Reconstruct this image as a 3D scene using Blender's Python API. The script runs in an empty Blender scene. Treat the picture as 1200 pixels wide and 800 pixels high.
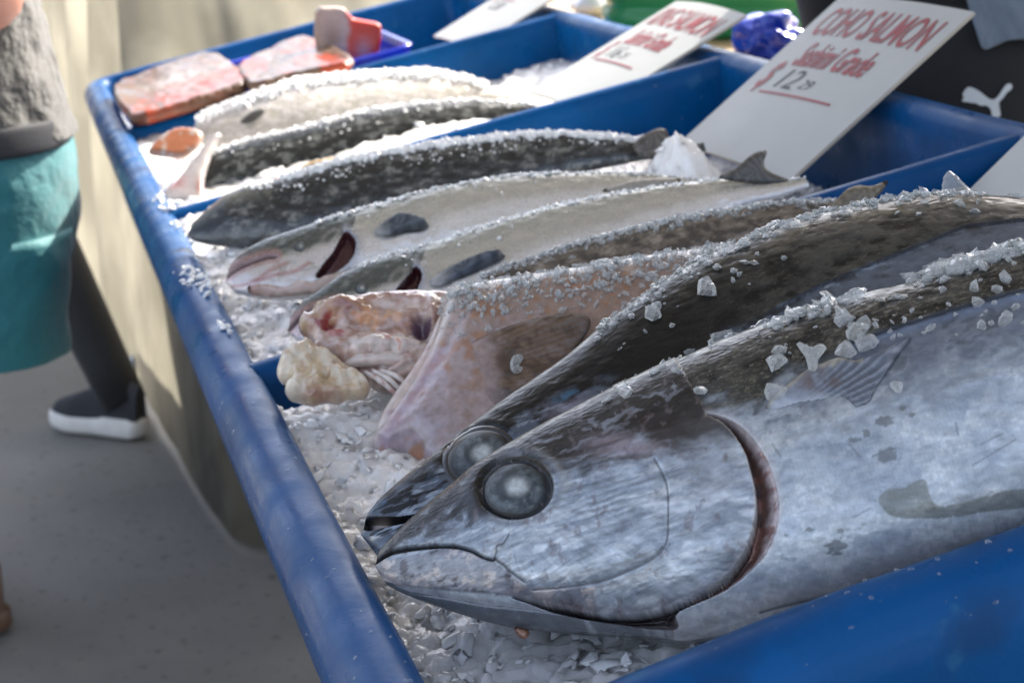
import bpy, math, random
import numpy as np
from mathutils import Matrix, Vector
from mathutils.geometry import delaunay_2d_cdt
random.seed(7); RNG = np.random.default_rng(7)
sc = bpy.context.scene
COL = sc.collection
rad = math.radians

# ------------------------------------------------------------------ camera and stall frame
FPX = 2008.93
RW = np.array([[0.959448302524911, 0.07506248905626633, -0.2717067859269344],
               [-0.28188464800706525, 0.25548953523188794, -0.9248060026864697],
               [0.0, 0.9638935211545266, 0.26628796419727313]])
CW = np.array([-0.1769283772571938, -0.7351159903271915, 1.2317899938235877])
TAU = 0.22602986446319479           # the bin is tipped about 13 degrees towards the customers
HRIM = 0.80                         # height of its low end
LBIN, WB = 0.813, 0.75              # length of the bin, width of one bay
TM = np.array([[math.cos(TAU), 0, -math.sin(TAU)], [0, 1, 0], [math.sin(TAU), 0, math.cos(TAU)]])
OFF = np.array([0, 0, HRIM])
CT = TM.T @ (CW - OFF)

def t2w(P): return np.asarray(P, float) @ TM.T + OFF
def rays(px):
    px = np.atleast_2d(np.asarray(px, float))
    d = np.stack([(px[:, 0] - 600) / FPX, -(px[:, 1] - 400) / FPX, -np.ones(len(px))], 1)
    return d @ RW.T @ TM            # directions in the bin's frame
def atY(u, v, Y):
    d = rays([(u, v)])[0]; return CT + (Y - CT[1]) / d[1] * d
def atZ(u, v, Z):
    d = rays([(u, v)])[0]; return CT + (Z - CT[2]) / d[2] * d
def project(P):                     # bin frame -> photograph pixels, only used to look up a fish's own markings
    q = (t2w(P) - CW) @ RW
    return np.stack([600 + FPX * q[:, 0] / -q[:, 2], 400 - FPX * q[:, 1] / -q[:, 2]], 1)

# ------------------------------------------------------------------ noise
def _h(ix, iy, iz, seed):
    n = (ix.astype(np.int64) * 374761393 + iy.astype(np.int64) * 668265263 + iz.astype(np.int64) * 2147483647 + seed * 1274126177) & 0xffffffff
    n = ((n ^ (n >> 13)) * 1274126177) & 0xffffffff
    n = ((n ^ (n >> 16)) * 2246822519) & 0xffffffff
    return ((n ^ (n >> 15)) & 0xffffff) / float(0xffffff)
def vnoise(x, y, z=0., seed=0):
    x, y, z = np.broadcast_arrays(np.asarray(x, float), np.asarray(y, float), np.asarray(z, float))
    ix, iy, iz = np.floor(x), np.floor(y), np.floor(z)
    fx, fy, fz = x - ix, y - iy, z - iz
    fx, fy, fz = [a * a * (3 - 2 * a) for a in (fx, fy, fz)]
    r = 0
    for dx in (0, 1):
        for dy in (0, 1):
            for dz in (0, 1):
                w = (fx if dx else 1 - fx) * (fy if dy else 1 - fy) * (fz if dz else 1 - fz)
                r = r + w * _h(ix + dx, iy + dy, iz + dz, seed)
    return r
def fbm(x, y, z=0., seed=0, o=4):
    r = 0; a = .5; t = 0; f = 1.
    for k in range(o):
        r = r + a * vnoise(np.asarray(x) * f, np.asarray(y) * f, np.asarray(z) * f, seed + k * 17); t += a; a *= .55; f *= 2.03
    return r / t
def sst(a, b, x):
    t = np.clip((np.asarray(x, float) - a) / (b - a), 0, 1); return t * t * (3 - 2 * t)
def mixc(c, k, w): 
    w = np.clip(w, 0, 1)[:, None]; return c * (1 - w) + np.array(k) * w
def inpoly(x, y, poly):
    poly = np.asarray(poly, float); r = np.zeros(len(x), bool); j = len(poly) - 1
    for i in range(len(poly)):
        xi, yi = poly[i]; xj, yj = poly[j]
        c = ((yi > y) != (yj > y)) & (x < (xj - xi) * (y - yi) / (yj - yi + 1e-12) + xi)
        r ^= c; j = i
    return r
def dpoly(x, y, line, closed=False):
    line = np.asarray(line, float)
    if closed: line = np.vstack([line, line[:1]])
    best = np.full(len(x), 1e9)
    for a, b in zip(line[:-1], line[1:]):
        d = b - a; L = d @ d + 1e-12
        t = np.clip(((x - a[0]) * d[0] + (y - a[1]) * d[1]) / L, 0, 1)
        best = np.minimum(best, np.hypot(x - a[0] - t * d[0], y - a[1] - t * d[1]))
    return best
def smooth_line(pts, n=8):
    p = np.asarray(pts, float); out = []
    q = np.vstack([2 * p[0] - p[1], p, 2 * p[-1] - p[-2]])
    for i in range(1, len(q) - 2):
        for k in range(n):
            t = k / n
            out.append(.5 * ((2 * q[i]) + (-q[i - 1] + q[i + 1]) * t + (2 * q[i - 1] - 5 * q[i] + 4 * q[i + 1] - q[i + 2]) * t * t + (-q[i - 1] + 3 * q[i] - 3 * q[i + 1] + q[i + 2]) * t ** 3))
    out.append(q[-2]); return np.array(out)
def closed_smooth(pts, n=6):
    p = np.asarray(pts, float); m = len(p); out = []
    for i in range(m):
        a, b, c, d = p[i - 1], p[i], p[(i + 1) % m], p[(i + 2) % m]
        for k in range(n):
            t = k / n
            out.append(.5 * ((2 * b) + (-a + c) * t + (2 * a - 5 * b + 4 * c - d) * t * t + (-a + 3 * b - 3 * c + d) * t ** 3))
    return np.array(out)

# ------------------------------------------------------------------ materials
def pmat(name, base=(.5, .5, .5), attr=False, rough=.5, metal=0., spec=.5, coat=0., coatr=.1, trans=0., ior=1.45, sss=0., sssr=.01,
         bumps=(), var=(40, 0.), rvar=(30, 0.), emit=None, spots=None, aniso=(1, 1, 1), sheen=0.):
    m = bpy.data.materials.new(name); m.use_nodes = True
    nt = m.node_tree; b = nt.nodes['Principled BSDF']; L = nt.links
    tc = nt.nodes.new('ShaderNodeTexCoord'); mp = nt.nodes.new('ShaderNodeMapping'); mp.inputs['Scale'].default_value = aniso
    L.new(tc.outputs['Object'], mp.inputs['Vector'])
    def noise(scale, det=4):
        n = nt.nodes.new('ShaderNodeTexNoise'); n.inputs['Scale'].default_value = scale; n.inputs['Detail'].default_value = det
        L.new(mp.outputs[0], n.inputs['Vector']); return n
    src = None
    if attr:
        a = nt.nodes.new('ShaderNodeAttribute'); a.attribute_name = 'Col'; src = a.outputs['Color']
    else:
        r = nt.nodes.new('ShaderNodeRGB'); r.outputs[0].default_value = (*base, 1); src = r.outputs[0]
    if var[1] > 0:
        n = noise(var[0]); mr = nt.nodes.new('ShaderNodeMapRange'); mr.inputs[1].default_value = .25; mr.inputs[2].default_value = .75
        mr.inputs[3].default_value = 1 - var[1]; mr.inputs[4].default_value = 1 + var[1]
        L.new(n.outputs[0], mr.inputs[0])
        mx = nt.nodes.new('ShaderNodeVectorMath'); mx.operation = 'SCALE'
        L.new(src, mx.inputs[0]); L.new(mr.outputs[0], mx.inputs['Scale']); src = mx.outputs[0]
    for sp in (spots or ()):        # (scale, lo, hi, colour) worn or stained patches
        n = noise(sp[0], 6); mr = nt.nodes.new('ShaderNodeMapRange'); mr.inputs[1].default_value = sp[1]; mr.inputs[2].default_value = sp[2]
        L.new(n.outputs[0], mr.inputs[0])
        mx = nt.nodes.new('ShaderNodeMixRGB'); L.new(mr.outputs[0], mx.inputs[0]); L.new(src, mx.inputs[1]); mx.inputs[2].default_value = (*sp[3], 1); src = mx.outputs[0]
    L.new(src, b.inputs['Base Color'])
    b.inputs['Roughness'].default_value = rough
    if rvar[1] > 0:
        n = noise(rvar[0]); mr = nt.nodes.new('ShaderNodeMapRange'); mr.inputs[1].default_value = .3; mr.inputs[2].default_value = .7
        mr.inputs[3].default_value = max(0.03, rough - rvar[1]); mr.inputs[4].default_value = rough + rvar[1]
        L.new(n.outputs[0], mr.inputs[0]); L.new(mr.outputs[0], b.inputs['Roughness'])
    b.inputs['Metallic'].default_value = metal; b.inputs['Specular IOR Level'].default_value = spec
    b.inputs['Coat Weight'].default_value = coat; b.inputs['Coat Roughness'].default_value = coatr
    b.inputs['Transmission Weight'].default_value = trans; b.inputs['IOR'].default_value = ior
    b.inputs['Subsurface Weight'].default_value = sss; b.inputs['Subsurface Scale'].default_value = sssr
    b.inputs['Sheen Weight'].default_value = sheen
    if 'ice' in name: b.inputs['Subsurface Radius'].default_value = (1, 1, 1)
    prev = None
    for (s, st, dist) in bumps:
        n = noise(s, 5); bp = nt.nodes.new('ShaderNodeBump'); bp.inputs['Strength'].default_value = st; bp.inputs['Distance'].default_value = dist
        L.new(n.outputs[0], bp.inputs['Height'])
        if prev: L.new(prev.outputs[0], bp.inputs['Normal'])
        prev = bp
    if prev:
        L.new(prev.outputs[0], b.inputs['Normal'])
    return m

M = {}
M['tuna'] = pmat('tuna_skin', attr=True, rough=.36, metal=.28, spec=.3, coat=.28, coatr=.10, bumps=((60, .06, .003), (420, .12, .0007)), var=(200, .2), rvar=(120, .16), aniso=(.45, 1, 1))
M['fish'] = pmat('fish_skin', attr=True, rough=.36, metal=.2, spec=.5, coat=.7, coatr=.16, bumps=((120, .25, .002), (600, .2, .0006)), var=(220, .2), rvar=(150, .15))
M['silver'] = pmat('silver_skin', attr=True, rough=.30, metal=.42, spec=.4, coat=.5, coatr=.14, bumps=((90, .2, .002), (700, .3, .0006)), var=(60, .08), rvar=(150, .12))
M['flesh'] = pmat('wet_flesh', attr=True, rough=.34, spec=.5, coat=.9, coatr=.09, sss=.15, sssr=.006, bumps=((70, .3, .003), (350, .25, .001)), var=(150, .15))
M['fin'] = pmat('fin_skin', attr=True, rough=.4, spec=.5, coat=.3, coatr=.2, bumps=((300, .2, .001),), var=(200, .2))
M['eye'] = pmat('fish_eye', attr=True, rough=.4, spec=.25, coat=.3, coatr=.05, bumps=((220, .12, .001),), var=(300, .25))
M['dark_skin'] = pmat('dark_skin', (.012, .014, .018), rough=.28, coat=.6, coatr=.12, bumps=((200, .3, .001),))
M['ice'] = pmat('wet_ice', (.62, .63, .62), rough=.12, spec=.5, coat=.6, coatr=.06, bumps=((140, .4, .003),), rvar=(90, .08))
def see_through(m, lo, hi):
    nt = m.node_tree; L = nt.links; out = nt.nodes['Material Output']; b = nt.nodes['Principled BSDF']
    tr = nt.nodes.new('ShaderNodeBsdfTransparent'); tr.inputs[0].default_value = (.95, .97, .98, 1); mx = nt.nodes.new('ShaderNodeMixShader')
    lw = nt.nodes.new('ShaderNodeLayerWeight'); lw.inputs[0].default_value = .35; mr = nt.nodes.new('ShaderNodeMapRange'); mr.inputs[3].default_value = lo; mr.inputs[4].default_value = hi
    L.new(lw.outputs['Facing'], mr.inputs[0]); L.new(mr.outputs[0], mx.inputs[0]); L.new(tr.outputs[0], mx.inputs[1]); L.new(b.outputs[0], mx.inputs[2]); L.new(mx.outputs[0], out.inputs[0])
see_through(M['ice'], .24, .80)
M['drop'] = pmat('water', (.6, .65, .7), rough=.03, spec=.6, coat=.5); see_through(M['drop'], .06, .55)
M['frost'] = pmat('frosty_ice', (.86, .86, .84), rough=.18, spec=.5, coat=.5, coatr=.08, sss=.25, sssr=.003, bumps=((140, .4, .003),), rvar=(90, .1))  # frosty ice; its white also stands in for sun on the farther chips
M['icebed'] = pmat('packed_ice', (.90, .89, .86), rough=.24, spec=.5, coat=.5, coatr=.08, sss=.85, sssr=.03, bumps=((60, .25, .008), (170, .25, .003), (600, .2, .001)), var=(45, .04))
M['blue'] = pmat('blue_plastic', (.0008, .058, .19), rough=.34, spec=.17, bumps=((28, .2, .004), (240, .2, .0008)), var=(9, .2), rvar=(22, .14),
                 spots=((30, .66, .72, (.012, .09, .22)), (11, .60, .8, (.003, .035, .11)), (130, .715, .74, (.12, .17, .24)), (60, .735, .76, (.02, .024, .035))))
M['sign'] = pmat('sign_board', (.39, .40, .39), rough=.5, spec=.3, bumps=((25, .15, .003),), var=(12, .05))
M['signback'] = pmat('sign_edge', (.42, .38, .32), rough=.7)
M['red'] = pmat('red_lettering', (.24, .008, .011), rough=.5, var=(60, .12))
M['ink'] = pmat('pencil_ink', (.03, .04, .045), rough=.6)
M['canvas'] = None
M['conc'] = pmat('ground_concrete', (.21, .208, .195), rough=.85, spec=.3, bumps=((3, .3, .02), (60, .35, .004)), var=(1.6, .22), spots=((.9, .5, .75, (.125, .121, .11)), (5, .55, .75, (.215, .208, .188)), (40, .6, .7, (.13, .126, .115))))
M['wood'] = pmat('counter_wood', (.42, .3, .17), rough=.5, var=(8, .25), aniso=(1, 8, 1), bumps=((30, .2, .002),))
M['steel'] = pmat('galvanised_steel', (.45, .46, .47), rough=.4, metal=.9, var=(20, .1))
M['steel2'] = pmat('dark_plastic', (.05, .05, .055), rough=.5)
M['skin'] = pmat('person_skin', (.52, .25, .18), rough=.5, sss=.12, sssr=.02, var=(20, .08))
M['teal'] = pmat('teal_cloth', (.02, .17, .19), rough=.65, sheen=.3, bumps=((7, .8, .035), (900, .2, .0006)), var=(8, .1))
M['grey'] = pmat('grey_knit', (.06, .06, .056), rough=.8, sheen=.3, bumps=((11, 1., .05), (700, .3, .001)), var=(10, .15))
M['sweat'] = pmat('sweatshirt_blue_grey', (.15, .19, .24), rough=.9, sheen=.4, bumps=((20, .4, .01), (500, .4, .001)), var=(14, .12))
M['black'] = pmat('black_cloth', (.009, .01, .012), rough=.75, sheen=.15, bumps=((14, .4, .012), (500, .3, .001)))
M['shoe'] = pmat('charcoal_mesh', (.03, .032, .038), rough=.8, bumps=((300, .5, .002),))
M['sole'] = pmat('white_sole', (.72, .7, .66), rough=.6, var=(30, .08))
M['brown'] = pmat('brown_leather', (.11, .06, .035), rough=.5, bumps=((60, .3, .003),))
M['hair'] = pmat('hair', (.05, .03, .02), rough=.6, bumps=((150, .6, .004),))
M['white'] = pmat('white_plastic', (.75, .76, .75), rough=.4)
M['green'] = pmat('green_plastic', (.05, .27, .13), rough=.3, coat=.3, trans=.15, var=(12, .15))
M['bag'] = pmat('blue_bag', (.012, .05, .45), rough=.25, coat=.5, bumps=((25, .5, .01),))
M['royal'] = pmat('royal_blue_tray', (.01, .03, .5), rough=.25, coat=.4)
M['film'] = pmat('packed_fillet', attr=True, rough=.3, spec=.3, coat=.25, coatr=.05, bumps=((45, .5, .004), (160, .3, .002)), var=(80, .12), aniso=(.35, 1, 1))
M['logo'] = pmat('white_print', (.62, .66, .68), rough=.6)
M['cloth_white'] = pmat('canopy_cloth', (.2, .2, .2), rough=.8)
def canvas_mat():
    m = bpy.data.materials.new('beige_canvas'); m.use_nodes = True; nt = m.node_tree; L = nt.links
    out = nt.nodes['Material Output']; b = nt.nodes['Principled BSDF']
    tc = nt.nodes.new('ShaderNodeTexCoord')
    n = nt.nodes.new('ShaderNodeTexNoise'); n.inputs['Scale'].default_value = 2.2; n.inputs['Detail'].default_value = 6; L.new(tc.outputs['Object'], n.inputs[0])
    cr = nt.nodes.new('ShaderNodeValToRGB'); cr.color_ramp.elements[0].position = .38; cr.color_ramp.elements[1].position = .64
    cr.color_ramp.elements[0].color = (.038, .036, .029, 1); cr.color_ramp.elements[1].color = (.072, .068, .055, 1)
    L.new(n.outputs[0], cr.inputs[0]); L.new(cr.outputs[0], b.inputs['Base Color']); b.inputs['Roughness'].default_value = .75
    n2 = nt.nodes.new('ShaderNodeTexNoise'); n2.inputs['Scale'].default_value = 9; L.new(tc.outputs['Object'], n2.inputs[0])
    bp = nt.nodes.new('ShaderNodeBump'); bp.inputs['Distance'].default_value = .04; bp.inputs['Strength'].default_value = .8; L.new(n2.outputs[0], bp.inputs['Height']); L.new(bp.outputs[0], b.inputs['Normal'])
    tr = nt.nodes.new('ShaderNodeBsdfTranslucent'); sc2 = nt.nodes.new('ShaderNodeVectorMath'); sc2.operation = 'SCALE'; sc2.inputs['Scale'].default_value = 8.; L.new(cr.outputs[0], sc2.inputs[0]); L.new(sc2.outputs[0], tr.inputs[0])
    mx = nt.nodes.new('ShaderNodeMixShader'); mx.inputs[0].default_value = .32; L.new(b.outputs[0], mx.inputs[1]); L.new(tr.outputs[0], mx.inputs[2]); L.new(mx.outputs[0], out.inputs[0])
    return m
M['canvas'] = canvas_mat()
def glow_through(m, col, w):
    nt = m.node_tree; out = nt.nodes['Material Output']; b = nt.nodes['Principled BSDF']; tr = nt.nodes.new('ShaderNodeBsdfTranslucent'); tr.inputs[0].default_value = (*col, 1)
    mx = nt.nodes.new('ShaderNodeMixShader'); mx.inputs[0].default_value = w; nt.links.new(b.outputs[0], mx.inputs[1]); nt.links.new(tr.outputs[0], mx.inputs[2]); nt.links.new(mx.outputs[0], out.inputs[0])
glow_through(M['cloth_white'], (.5, .46, .4), .14); glow_through(M['green'], (.12, .5, .27), .15)

# ------------------------------------------------------------------ object helpers
def tag(o, label=None, cat=None, group=None, kind=None):
    if label: o['label'] = label
    if cat: o['category'] = cat
    if group: o['group'] = group
    if kind: o['kind'] = kind
    return o
def thing(name, loc_w, label, cat, group=None):
    o = bpy.data.objects.new(name, None); COL.objects.link(o); o.location = tuple(loc_w); o.empty_display_size = .05
    return tag(o, label, cat, group)
def mk(name, V, F, mat, root=None, smooth=True, col=None, org=None):
    """ONE mesh object; V in world metres"""
    V = np.asarray(V, float)
    if root is not None: o0 = np.array(root.location)
    else: o0 = np.array(org) if org is not None else np.zeros(3)
    me = bpy.data.meshes.new(name)
    V = V - o0
    if isinstance(F, np.ndarray) and F.ndim == 2:
        k = F.shape[1]
        me.vertices.add(len(V)); me.vertices.foreach_set('co', V.astype(np.float32).ravel())
        me.loops.add(F.size); me.loops.foreach_set('vertex_index', F.astype(np.int32).ravel())
        me.polygons.add(len(F)); me.polygons.foreach_set('loop_start', np.arange(0, F.size, k, dtype=np.int32))
        me.update(calc_edges=True); me.validate()
    else:
        me.from_pydata([tuple(v) for v in V], [], [tuple(f) for f in F]); me.update()
    me.polygons.foreach_set('use_smooth', np.full(len(me.polygons), smooth))
    if col is not None:
        a = me.color_attributes.new('Col', 'FLOAT_COLOR', 'POINT')
        c = np.ones((len(V), 4), np.float32); c[:, :3] = np.clip(col, 0, 1); a.data.foreach_set('color', c.ravel())
    if mat is not None: me.materials.append(mat)
    o = bpy.data.objects.new(name, me); COL.objects.link(o)
    if root is not None: o.parent = root
    else: o.location = tuple(o0)
    return o
def grid_faces(nu, nv, closev=False):
    i = np.arange(nu - 1)[:, None]; j = np.arange(nv if closev else nv - 1)[None, :]
    j2 = (j + 1) % nv
    return np.stack([i * nv + j + 0 * i, i * nv + j2, (i + 1) * nv + j2, (i + 1) * nv + j], -1).reshape(-1, 4)
def join_parts(parts):
    V = []; F = []; k = 0
    for v, f in parts:
        v = np.asarray(v, float); V.append(v); F += [tuple(int(i) + k for i in q) for q in f]; k += len(v)
    return np.vstack(V), F
def box(c, s, R=None, bev=0.):
    import bmesh
    bm = bmesh.new(); bmesh.ops.create_cube(bm, size=1)
    for v in bm.verts: v.co = Vector((v.co.x * s[0], v.co.y * s[1], v.co.z * s[2]))
    if bev: bmesh.ops.bevel(bm, geom=list(bm.edges), offset=bev, segments=3, affect='EDGES')
    bm.verts.index_update()
    V = np.array([v.co[:] for v in bm.verts]); F = [tuple(v.index for v in f.verts) for f in bm.faces]; bm.free()
    if R is not None: V = V @ np.asarray(R).T
    return V + np.array(c), F
def tube(rings, n=28, cap=True):
    """rings: (centre, rx, ry, yaw)"""
    V = []; th = np.linspace(0, 2 * np.pi, n, endpoint=False)
    for c, rx, ry, yaw in rings:
        x = rx * np.cos(th); y = ry * np.sin(th); cy, sy = math.cos(yaw), math.sin(yaw)
        V.append(np.stack([c[0] + x * cy - y * sy, c[1] + x * sy + y * cy, np.full(n, c[2])], 1))
    F = [tuple(q) for q in grid_faces(len(rings), n, True)]
    V = np.vstack(V)
    if cap:
        F.append(tuple(range(n - 1, -1, -1))); F.append(tuple(range(len(V) - n, len(V))))
    return V, F
def limb(p, r, n=16):
    """tapered tube along a polyline, world coordinates"""
    p = smooth_line(p, 5); m = len(p); r = np.interp(np.linspace(0, 1, m), np.linspace(0, 1, len(r)), r)
    V = []; th = np.linspace(0, 2 * np.pi, n, endpoint=False)
    for i in range(m):
        d = p[min(i + 1, m - 1)] - p[max(i - 1, 0)]; d /= np.linalg.norm(d)
        a = np.cross(d, [0.13, .97, .2]); a /= np.linalg.norm(a); b = np.cross(d, a)
        V.append(p[i] + r[i] * (np.cos(th)[:, None] * a + np.sin(th)[:, None] * b))
    F = [tuple(q) for q in grid_faces(m, n, True)]; V = np.vstack(V)
    F.append(tuple(range(n - 1, -1, -1))); F.append(tuple(range(len(V) - n, len(V))))
    return V, F

_t = (1 + 5 ** .5) / 2
ICO = np.array([(-1, _t, 0), (1, _t, 0), (-1, -_t, 0), (1, -_t, 0), (0, -1, _t), (0, 1, _t), (0, -1, -_t), (0, 1, -_t), (_t, 0, -1), (_t, 0, 1), (-_t, 0, -1), (-_t, 0, 1)]) / math.sqrt(1 + _t * _t)
ICOF = np.array([(0, 11, 5), (0, 5, 1), (0, 1, 7), (0, 7, 10), (0, 10, 11), (1, 5, 9), (5, 11, 4), (11, 10, 2), (10, 7, 6), (7, 1, 8), (3, 9, 4), (3, 4, 2), (3, 2, 6), (3, 6, 8), (3, 8, 9), (4, 9, 5), (2, 4, 11), (6, 2, 10), (8, 6, 7), (9, 8, 1)])
def shards(P, size, nrm=None, flat=.45, tilt=.5):
    """P (n,3), size (n,): irregular ice chips lying roughly along nrm"""
    n = len(P); V = np.repeat(ICO[None], n, 0) * (1 + RNG.uniform(-.38, .3, (n, 12, 1)))
    V *= np.stack([RNG.uniform(.7, 1.35, n), RNG.uniform(.5, 1., n), RNG.uniform(.6, 1.4, n) * flat], 1)[:, None, :]
    if nrm is None: nrm = np.tile([0, 0, 1.], (n, 1))
    z = nrm + RNG.normal(0, tilt, (n, 3)); z /= np.linalg.norm(z, axis=1)[:, None]
    x = np.cross(z, RNG.normal(0, 1, (n, 3))); x /= np.linalg.norm(x, axis=1)[:, None]; y = np.cross(z, x)
    B = np.stack([x, y, z], 1)
    W = np.einsum('nvk,nkj->nvj', V * size[:, None, None] * .5, B) + P[:, None, :]
    F = (ICOF[None] + (np.arange(n) * 12)[:, None, None]).reshape(-1, 3)
    return W.reshape(-1, 3), F

# ------------------------------------------------------------------ fish builder
class Frame:
    """a fish's middle plane: origin, length axis a, back direction d, side normal n (all in the bin's frame)"""
    def __init__(s, P0, P1, phi):
        s.P0 = np.asarray(P0, float); s.a = np.asarray(P1, float) - s.P0; s.a /= np.linalg.norm(s.a)
        d0 = np.array([0, math.cos(rad(phi)), math.sin(rad(phi))]); d = d0 - (d0 @ s.a) * s.a; s.d = d / np.linalg.norm(d); s.n = np.cross(s.a, s.d)
    def sd(s, px, off=0.):
        r = rays(px); o = np.broadcast_to(np.asarray(off, float), (len(r),))
        t = ((s.P0 - CT) @ s.n + o) / (r @ s.n); P = CT + r * t[:, None] - s.P0
        return np.stack([P @ s.a, P @ s.d], 1)
    def pt(s, sv, dv, tv):
        return s.P0 + np.outer(sv, s.a) + np.outer(dv, s.d) + np.outer(tv, s.n)
def gsm(y, k):
    if k < 1: return y
    w = np.exp(-.5 * (np.arange(-3 * k, 3 * k + 1) / k) ** 2); w /= w.sum(); yp = np.pad(y, 3 * k, mode='reflect', reflect_type='odd'); return np.convolve(yp, w, 'valid')

class Fish(Frame):
    def __init__(s, P0, P1, phi, top, bot, L, ratio=.62, tail_h=.012, s_dense=None, ns=300, nf=90, nb=36, bias=0.):
        super().__init__(P0, P1, phi)
        T = s.sd(top); B = s.sd(bot)
        s0 = min(T[0, 0], B[0, 0]); sm = max(T[-1, 0], B[-1, 0])
        S = np.linspace(s0, L, 1600)
        tp = np.interp(S, *T[np.argsort(T[:, 0])].T); bt = np.interp(S, *B[np.argsort(B[:, 0])].T)
        sc_ = min(T[-1, 0], B[-1, 0], L * .92)
        i0 = np.searchsorted(S, sc_)
        mid = (tp + bt) / 2; hh = (tp - bt) / 2
        if i0 < len(S) - 2:
            k = (S[i0:] - sc_) / (L - sc_); h0 = hh[i0]; sl = (mid[i0] - mid[max(i0 - 80, 0)]) / (S[i0] - S[max(i0 - 80, 0)])
            hh[i0:] = tail_h + (h0 - tail_h) * (1 - sst(0, 1, k ** .9)); mid[i0:] = mid[i0] + np.clip(sl, -.15, .15) * (S[i0:] - sc_) * (1 - k * .5)
        hh = np.maximum(gsm(hh, 6), .0015); mid = gsm(mid, 6)
        hh *= np.clip(np.sqrt(np.maximum(S - s0, 0) / .006), .15, 1)
        s.S, s.mid, s.hh = S, mid, hh
        r = np.broadcast_to(ratio, S.shape) if not callable(ratio) else ratio(S)
        s.th = gsm(hh * r, 10)
        s.s0, s.L = s0, L; s.bias = bias
        # samples along the fish
        if s_dense:
            e = s_dense; n1 = int(ns * .86); sv = np.concatenate([s0 + (e - s0) * np.linspace(0, 1, n1) ** 1.08, np.linspace(e, L, ns - n1 + 1)[1:]])
        else: sv = s0 + (L - s0) * np.linspace(0, 1, ns) ** 1.1
        tf = np.linspace(0, np.pi, nf); tb = np.linspace(np.pi, 2 * np.pi, nb + 2)[1:-1]
        th = np.concatenate([tf, tb])
        SS, TH = np.meshgrid(sv, th, indexing='ij'); s.nu, s.nv = SS.shape
        s.sv = SS.ravel(); s.thv = TH.ravel(); s.front = np.maximum(np.sin(s.thv), 0)
        mid_ = np.interp(s.sv, S, mid); hh_ = np.interp(s.sv, S, hh); th_ = np.interp(s.sv, S, s.th)
        s.u = np.cos(s.thv); s.dv = mid_ + hh_ * s.u
        sn = np.sin(s.thv); s.tv = th_ * np.sign(sn) * np.abs(sn) ** .92
        s.vv = (s.u + 1) / 2
        s.px = project(s.pt(s.sv, s.dv, s.tv))
    def surf(s, sv, dv):
        m = np.interp(sv, s.S, s.mid); h = np.interp(sv, s.S, s.hh); t = np.interp(sv, s.S, s.th)
        return t * np.sqrt(np.clip(1 - ((dv - m) / h) ** 2, 0, 1)) ** .92
    def hit(s, px):
        """pixels -> (s,d,t) on the near flank"""
        o = 0.
        for _ in range(8):
            q = s.sd(px, o); o = s.surf(q[:, 0], q[:, 1])
        return np.column_stack([q, o])
    def P(s, h, lift=0.): return s.pt(h[:, 0], h[:, 1], h[:, 2] + lift)
    def build(s, name, root, mat, disp, col, extra=0.):
        tv = s.tv + disp * (s.front > 0)
        Pt = s.pt(s.sv, s.dv, tv); s.V = Pt
        G = Pt.reshape(s.nu, s.nv, 3); du = np.gradient(G, axis=0); dv = np.roll(G, -1, 1) - np.roll(G, 1, 1)
        n = np.cross(dv, du).reshape(-1, 3); n /= np.linalg.norm(n, axis=1)[:, None] + 1e-12
        c = G.mean(1, keepdims=True); 
        if np.sum(n * (G - c).reshape(-1, 3)) < 0: n = -n
        s.N = n
        F = [tuple(q) for q in grid_faces(s.nu, s.nv, True)[:, ::-1]]
        F = grid_faces(s.nu, s.nv, True)[:, ::-1]
        caps = np.vstack([G[0].mean(0), G[-1].mean(0)])
        V = np.vstack([Pt, caps]); nV = len(Pt)
        j = np.arange(s.nv); j2 = (j + 1) % s.nv
        cf = np.vstack([np.stack([np.full(s.nv, nV), j2, j, j], 1), np.stack([np.full(s.nv, nV + 1), (s.nu - 1) * s.nv + j, (s.nu - 1) * s.nv + j2, (s.nu - 1) * s.nv + j2], 1)])
        c2 = np.vstack([col, col[:1], col[-1:]])
        faces = [tuple(q) for q in F] + [tuple(q[:3]) for q in cf]
        return mk(name, t2w(V), faces, mat, root, True, c2)

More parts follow.
